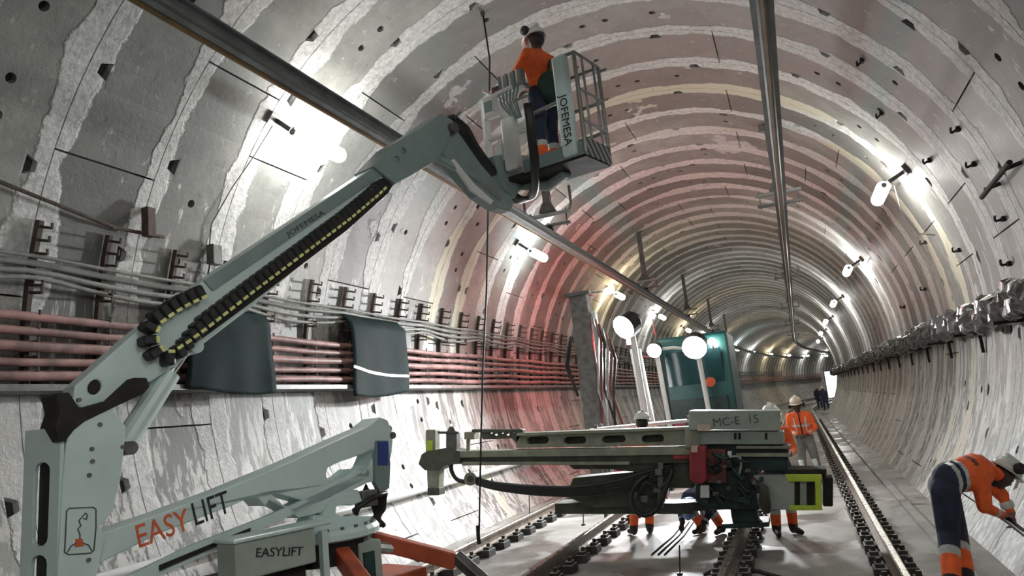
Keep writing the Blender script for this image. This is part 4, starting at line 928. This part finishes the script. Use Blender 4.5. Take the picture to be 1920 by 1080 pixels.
def helmet(root, head, up, fwd, mat, sz=1.0, muffs=None, muff_up=False):
    up = Vector(up).normalized(); fwd = (Vector(fwd)-up*Vector(fwd).dot(up)).normalized(); sd = fwd.cross(up)
    o = Vector(head)+up*.035*sz; r_ = .128*sz; m_ = MB(); n, k_ = 20, 7; vs_ = []
    for j in range(k_):
        b_ = pi/2*j/(k_-1)
        for i in range(n): w = 2*pi*i/n; vs_.append(o+(fwd*cos(w)*1.12+sd*sin(w))*(r_*cos(b_)+1e-4)+up*(r_*1.0*sin(b_)))
    m_.add(vs_, [(j*n+i, j*n+(i+1) % n, (j+1)*n+(i+1) % n, (j+1)*n+i) for j in range(k_-1) for i in range(n)])
    h = m_.build('helmet', mat, root, smooth=True); sdm = h.modifiers.new('thickness', 'SOLIDIFY'); sdm.thickness = .008
    br_ = MB(); inner = [o+(fwd*cos(w)*1.12+sd*sin(w))*r_*.98 for w in [2*pi*i/n for i in range(n)]]
    outer = [o+(fwd*cos(w)*(1.12+.30*max(0, cos(w))**2)+sd*sin(w)*1.08)*r_*1.06-up*.012*sz for w in [2*pi*i/n for i in range(n)]]
    br_.add(inner+outer, [(i, (i+1) % n, n+(i+1) % n, n+i) for i in range(n)]); b2 = br_.build('helmet_brim', mat, h); sdm = b2.modifiers.new('thickness', 'SOLIDIFY'); sdm.thickness = .01
    MB().box(o+up*(r_*1.0), (.05*sz, .20*sz, .02*sz), (sd, fwd, up)).build('helmet_ridge', mat, h, bevel=.006)
    if muffs:
        for s_ in (-1, 1):
            c = o+sd*s_*(r_*1.12)+(up*.055 if muff_up else up*-.06)*sz; MB().lathe([(0, -.035), (.05, -.035), (.058, -.01), (.052, .02), (0, .03)], c, sd*s_, 14).build('ear_muff', muffs, root, smooth=True)
            MB().tube([c, o+sd*s_*r_*1.05+up*.02], .012, 6).build('muff_arm', muffs, root)
def hand(sh, bones, wrist, palm_dir, back, mi, sc=1.0, curl=.6):
    w = Vector(wrist); d = Vector(palm_dir).normalized(); bk_ = Vector(back); bk_ = (bk_-d*bk_.dot(d)).normalized(); sd = d.cross(bk_)
    P_ = w+d*.085*sc
    hull(sh, [(w, .024*sc), (P_+sd*.032*sc, .017*sc), (P_-sd*.032*sc, .017*sc)]); bones.append((w, P_, .03, .04, mi))
    for i, (o, l) in enumerate(((.034, .072), (.012, .082), (-.012, .078), (-.034, .062))):
        a = P_+sd*o*sc; k1 = a+(d*cos(curl*.5)-bk_*sin(curl*.5))*l*.55*sc; k2 = k1+(d*cos(curl*1.6)-bk_*sin(curl*1.6))*l*.5*sc
        hull(sh, [(a, .0115*sc), (k1, .0105*sc)]); hull(sh, [(k1, .0105*sc), (k2, .009*sc)]); bones.append((a, k2, .012, .01, mi))
    a = w+d*.03*sc+sd*.028*sc; k1 = a+(d*.6+sd*.8-bk_*.2).normalized()*.042*sc; k2 = k1+(d*.95+sd*.15-bk_*.35).normalized()*.036*sc
    hull(sh, [(a, .016*sc), (k1, .0125*sc)]); hull(sh, [(k1, .0125*sc), (k2, .0105*sc)]); bones.append((a, k2, .014, .011, mi))
def person(label, base, J, look, cols, hel, voxel=.012, muffs=None, muff_up=False, vest=False, name='person', extra=None, collar=True, group=None):
    """J: joint name -> Vector (world). cols: material per region."""
    root = thing(name, base, label, 'person', group)
    mats = [cols.get('jacket', 'vest_orange'), cols.get('trousers', 'navy_cloth'), 'reflective', cols.get('cuff', 'vest_orange'), 'boot_black', cols.get('skin', 'skin'), cols.get('sleeve', cols.get('jacket', 'vest_orange')), cols.get('hair', 'boot_black'), cols.get('glove', cols.get('skin', 'skin')), 'strap_brown']
    bk_ = cols.get('bulk', 1.0)
    sh, bn = [], []; j = {k_: Vector(v) for k_, v in J.items()}
    def limb(a, b_, ra, rb, fn): hull(sh, [(j[a] if isinstance(a, str) else a, ra), (j[b_] if isinstance(b_, str) else b_, rb)]); bn.append((j[a] if isinstance(a, str) else a, j[b_] if isinstance(b_, str) else b_, ra, rb, fn))
    pel, ch, nk, hd = j['pelvis'], j['chest'], j['neck'], j['head']
    spine = (nk-pel).normalized()
    across = (j['shR']-j['shL']).normalized(); frontd = across.cross(spine).normalized()
    if frontd.dot(Vector(look)) < 0 and abs(spine.z) > .6: pass
    # torso
    hipL, hipR = j['hipL'], j['hipR']; wst = pel.lerp(ch, .5)
    hull(sh, [(hipL, .115*bk_), (hipR, .115*bk_), (pel+spine*.06, .125*bk_)])
    tb = cols.get('torso_bulk', 1.0)
    hull(sh, [(pel+spine*.05+across*.07, .115*tb), (pel+spine*.05-across*.07, .115*tb), (wst+across*.06, .118*tb), (wst-across*.06, .118*tb)])
    hull(sh, [(wst+across*.06, .118*tb), (wst-across*.06, .118*tb), (ch+across*.085, .125*tb), (ch-across*.085, .125*tb)])
    hull(sh, [(ch+across*.085, .122*tb), (ch-across*.085, .122*tb), (j['shL'], .075), (j['shR'], .075), (nk-spine*.03, .075)])
    def torso(t):
        for lim, mi in cols.get('torso', ()):
            if t < lim: return mi
        return 1 if t < .10 else (2 if t < cols.get('waist_band', .0)+.10 else (0 if not (.46 < t < .56 and vest) else 2))
    for k_ in (-1, 0, 1): bn.append((pel+across*.09*k_, nk+across*.06*k_-spine*.04, .13*tb, .10*tb, torso))
    limb('neck', hd-Vector((0, 0, 0)), .052, .05, 5)
    hup = (hd-nk).normalized() if 'hup' not in j else j['hup'].normalized(); lk = (Vector(look)-hup*Vector(look).dot(hup)).normalized(); hs = lk.cross(hup)
    hull(sh, [(hd+hup*.035, .098), (hd-hup*.01+lk*.02, .085), (hd-lk*.025+hup*.02, .095)]); hull(sh, [(hd+lk*.025-hup*.01, .07), (hd+lk*.048-hup*.085, .035), (hd+lk*.03-hup*.06+hs*.025, .035), (hd+lk*.03-hup*.06-hs*.025, .035)])
    hull(sh, [(hd+lk*.092+hup*.01, .012), (hd+lk*.112-hup*.022, .016)]); hull(sh, [(hd+lk*.083-hup*.052+hs*.018, .011), (hd+lk*.083-hup*.052-hs*.018, .011)])
    for s_ in (-1, 1): hull(sh, [(hd+hs*s_*.088+hup*.012, .018), (hd+hs*s_*.086-hup*.022, .014)])
    bn.append((hd-hup*.08+lk*.03, hd+hup*.05, .09, .10, lambda t: 5)); bn.append((hd-lk*.07-hup*.02, hd-lk*.06+hup*.06, .075, .085, 7))
    for s_ in ('L', 'R'):
        limb('sh'+s_, 'el'+s_, .072*bk_, .056*bk_, 6); limb('el'+s_, 'wr'+s_, .056, .042, lambda t: 6 if t < .55 else (2 if t < .72 else (6 if t < .93 else 8)))
        hand(sh, bn, j['wr'+s_], j['hd'+s_], j.get('bk'+s_, Vector((0, 0, 1)))if abs(Vector(j['hd'+s_]).normalized().z) < .8 else j.get('bk'+s_, across*(1 if s_ == 'R' else -1)), 8, 1.06, cols.get('curl', .6))
        limb('hip'+s_, 'kn'+s_, .115*bk_, .085*bk_, 1); limb('kn'+s_, 'an'+s_, .084*bk_, .068*bk_, lambda t: 1 if t < .34 else (2 if t < .50 else (3 if t < .88 else 4)) if not cols.get('plain_legs') else (1 if t < .85 else 4))
        an, to = j['an'+s_], j['to'+s_]
        hull(sh, [(an, .058), (an+Vector((0, 0, -.035)), .06)]); hull(sh, [(an+(to-an)*-.25+Vector((0, 0, -.025)), .045), (an+(to-an)*.5+Vector((0, 0, -.015)), .048), (to, .040)])
        bn.append((an+(to-an)*-.2, to, .06, .045, 4))
    fused('body', sh, voxel, root, mats, bn)
    for s_ in (-1, 1): MB().sphere(hd+lk*.088+hs*s_*.032+hup*.022, .011, 8, 6).build('eye', 'lift_dark', root, smooth=True)
    if hel: helmet(root, hd+hup*.045, hup, lk, hel, 1.0, muffs, muff_up)
    return root, j, dict(hup=hup, lk=lk, hs=hs, across=across, spine=spine, front=frontd)
def standing(x, y, heading, h=1.74, lean=0.0, armL='down', armR='down', spread=.12, z0=0.0):
    """heading: direction faced in degrees, 0 = +Y. lean: sideways tilt in degrees (towards -X)."""
    k_ = h/1.74; a = radians(heading); fw = Vector((-sin(a), cos(a), 0)); rt = Vector((cos(a), sin(a), 0))
    def p(r_, f, z): return Vector((x, y, z0))+rt*r_*k_+fw*f*k_+Vector((-tan(radians(lean))*z*k_, 0, z*k_))
    J = dict(pelvis=p(0, 0, .95), chest=p(0, .0, 1.26), neck=p(0, .0, 1.46), head=p(0, .03, 1.60), shL=p(-.19, 0, 1.40), shR=p(.19, 0, 1.40), hipL=p(-.09, 0, .92), hipR=p(.09, 0, .92),
             knL=p(-spread, .02, .50), knR=p(spread, .03, .50), anL=p(-spread-.01, -.02, .10), anR=p(spread+.01, 0, .10), toL=p(-spread-.05, .17, .045), toR=p(spread+.05, .19, .045))
    for s_, sg, arm in (('L', -1, armL), ('R', 1, armR)):
        if arm == 'down': J.update({'el'+s_: p(sg*.25, -.03, 1.12), 'wr'+s_: p(sg*.26, .06, .88), 'hd'+s_: p(0, .15, -1)-p(0, 0, 0)})
        elif arm == 'front': J.update({'el'+s_: p(sg*.25, .05, 1.13), 'wr'+s_: p(sg*.10, .27, 1.10), 'hd'+s_: p(-sg*.6, .6, .0)-p(0, 0, 0)})
        elif arm == 'reach': J.update({'el'+s_: p(sg*.24, .18, 1.20), 'wr'+s_: p(sg*.18, .42, 1.22), 'hd'+s_: p(0, 1, -.2)-p(0, 0, 0)})
        elif arm == 'belly': J.update({'el'+s_: p(sg*.27, .02, 1.12), 'wr'+s_: p(sg*.09, .22, 1.00), 'hd'+s_: p(-sg*.8, .3, -.2)-p(0, 0, 0)})
    return J, fw
# worker in the basket, seen from behind and to one side
bw = bp(-.13, .04, 0); Jb, fw = standing(bw.x, bw.y, 62, 1.76, -1.0, 'reach', 'reach', .10, bw.z+.005)
root, j, inf = person('worker with white helmet and raised ear muffs standing in the lift basket', bw, Jb, fw, dict(skin='skin_dark', glove='skin_dark', waist_band=.0), 'helmet_white', .013, 'boot_black', True)
bg = j['pelvis']+inf['spine']*.03-fw*.14; MB().sphere(bg, .17, 14, 10, (1.0, 1.0, 1.15)).build('tool_bag', 'bag_green', root, smooth=True)
MB().tube([bg+Vector((0, 0, .18)), j['chest']-fw*.15, j['shR']+Vector((0, 0, .06))], .02, 6).build('bag_strap', 'bag_green', root)
# standing worker in an open vest
gp = at_z(1527, 906, 0); Jv, fw = standing(gp.x, gp.y, 178, 1.76, 3.5, 'belly', 'belly', .13)
root, j, inf = person('worker standing on the track in an orange vest with reflective stripes', gp, Jv, fw, dict(trousers='grey_cloth', plain_legs=True, skin='skin_dark', sleeve='vest_orange'), 'helmet_cream', .014, 'boot_black', False, True)
for sg in (-1, 1):
    pts = [j['neck']+inf['across']*.13*sg+inf['spine']*.02, j['chest']+inf['across']*.11*sg+fw*.145, j['chest'].lerp(j['pelvis'], .5)+inf['across']*.10*sg+fw*.145, j['pelvis']+inf['across']*.10*sg+fw*.13]
    MB().tube(pts, .014, 6).build('vest_stripe', 'reflective', root, smooth=True)
MB().tube([j['neck']+fw*.075, j['chest']+fw*.135, j['pelvis']+fw*.135], .012, 6).build('vest_opening', 'lift_dark', root)
for sg in (-1, 1): MB().tube([j['kn'+('L' if sg < 0 else 'R')]+fw*.07+inf['across']*.03, j['an'+('L' if sg < 0 else 'R')]+fw*.06], [.05, .045], 8).build('shin_guard', 'white_paint', root, smooth=True)
# worker stooping at the right wall
d0 = 7.35
def q(px, py, dd=0): return D(px, py, d0+dd)
fA, fB = at_z(1783, 1094, .10), at_z(1815, 1092, .10)
J = dict(pelvis=q(1770, 898), chest=q(1828, 884), neck=q(1858, 884, .02), head=q(1879, 893, .02), shL=q(1838, 886, .17), shR=q(1838, 896, -.17), hipL=q(1768, 912, .09), hipR=q(1772, 918, -.09),
         knL=q(1793, 996, .12), knR=q(1778, 1000, -.10), anL=fB+Vector((0, .10, 0)), anR=fA+Vector((0, -.06, 0)), elL=q(1878, 928, .16), wrL=q(1896, 962, .10), elR=q(1846, 950, -.20), wrR=q(1880, 966, -.12),
         hdL=q(1904, 1000, .05)-q(1896, 962, .1), hdR=q(1896, 972, -.05)-q(1880, 966, -.12))
BXr = Vector((CR.x, CR.y, 0)).normalized()
J['toL'] = J['anL']+BXr*.17+Vector((0, 0, -.055)); J['toR'] = J['anR']+BXr*.17+Vector((0, 0, -.055))
J['hup'] = (CR*.55+CU*.75); J['bkL'] = BXr*.6+Vector((0, -.6, .2)); J['bkR'] = Vector((0, 0, 1))
lookd = (CR*.80-CU*.60)
root, j, inf = person('worker in orange jacket and navy trousers stooping at the right wall', at_z(1800, 1093, 0), J, lookd, dict(skin='skin_dark', glove='skin', curl=.9, bulk=1.22, torso_bulk=1.35, torso=((.13, 1), (.22, 2), (.30, 1), (.37, 2), (.55, 0), (.63, 9), (1.1, 0))), 'helmet_white', .010, 'boot_black', True)
# reflective bands across the seat, chest strap
def ring(root, a, b_, t, r_, w, name, mat, sq=1.0, tilt=Vector((0, 0, 0))):
    c = a.lerp(b_, t); ax = ((b_-a).normalized()+tilt).normalized(); m_ = MB(); m_.lathe([(r_, -w/2), (r_+.008, -w/4), (r_+.008, w/4), (r_, w/2)], c, ax, 22); return m_.build(name, mat, root, smooth=True)
ring(root, j['elL'], j['wrL'], .55, .056, .07, 'cuff_band', 'reflective')
# helpers behind the rig
for px, hdg, lab, hel, ln_, hh in ((1203, 20, 'worker behind the slotted beam of the rig, orange cuffs showing below', 'helmet_white', -8, 1.84), (1474, 200, 'worker behind the grey rig box with white helmet above it', 'helmet_white', -1.5, 1.76)):
    g = at_z(px, 1003, 0); Jx, fw = standing(g.x, g.y, hdg, hh, ln_, 'front', 'front', .11)
    person(lab, g, Jx, fw, dict(skin='skin_dark'), hel, .016, None)
# crouching worker with a blue helmet under the rig
g = at_z(1330, 1004, 0); fz = Vector((-.5, -.85, 0)).normalized(); rz = Vector((fz.y, -fz.x, 0)); b0 = Vector((g.x, g.y+.1, 0))
def cp(r_, f, z): return b0+rz*r_+fz*f+Vector((-.06*z, 0, z))
J = dict(pelvis=cp(0, -.22, .52), chest=cp(0, .04, .60), neck=cp(0, .20, .52), head=cp(0, .29, .42), shL=cp(-.18, .14, .58), shR=cp(.18, .14, .58), hipL=cp(-.1, -.2, .5), hipR=cp(.1, -.2, .5), knL=cp(-.17, .15, .48), knR=cp(.17, .18, .46),
         anL=cp(-.16, -.1, .1), anR=cp(.16, -.05, .1), toL=cp(-.18, .08, .045), toR=cp(.18, .13, .045), elL=cp(-.27, .24, .36), elR=cp(.27, .24, .36), wrL=cp(-.2, .36, .22), wrR=cp(.18, .36, .22), hdL=fz*.6-Vector((0, 0, .8)), hdR=fz*.6-Vector((0, 0, .8)))
J['hup'] = fz*.8+Vector((0, 0, .35))
person('worker with a blue helmet crouching under the rig between the rails', b0, J, fz-Vector((0, 0, .6)), dict(skin='skin_dark', jacket='navy_cloth', sleeve='navy_cloth'), 'helmet_blue', .016, None)
# two people far down the tunnel
for px, py, lab in ((1539, 766, 'distant dark figure standing on the track far behind the vest worker'), (1551, 769, 'distant dark figure standing beside the tunnel wall far away')):
    g = at_z(px, py, 0); Jx, fw = standing(g.x, g.y, 170, 1.75, 3.0)
    person(lab, g, Jx, fw, dict(skin='skin_dark', jacket='navy_cloth', sleeve='navy_cloth', plain_legs=True), 'helmet_cream', .03, None)
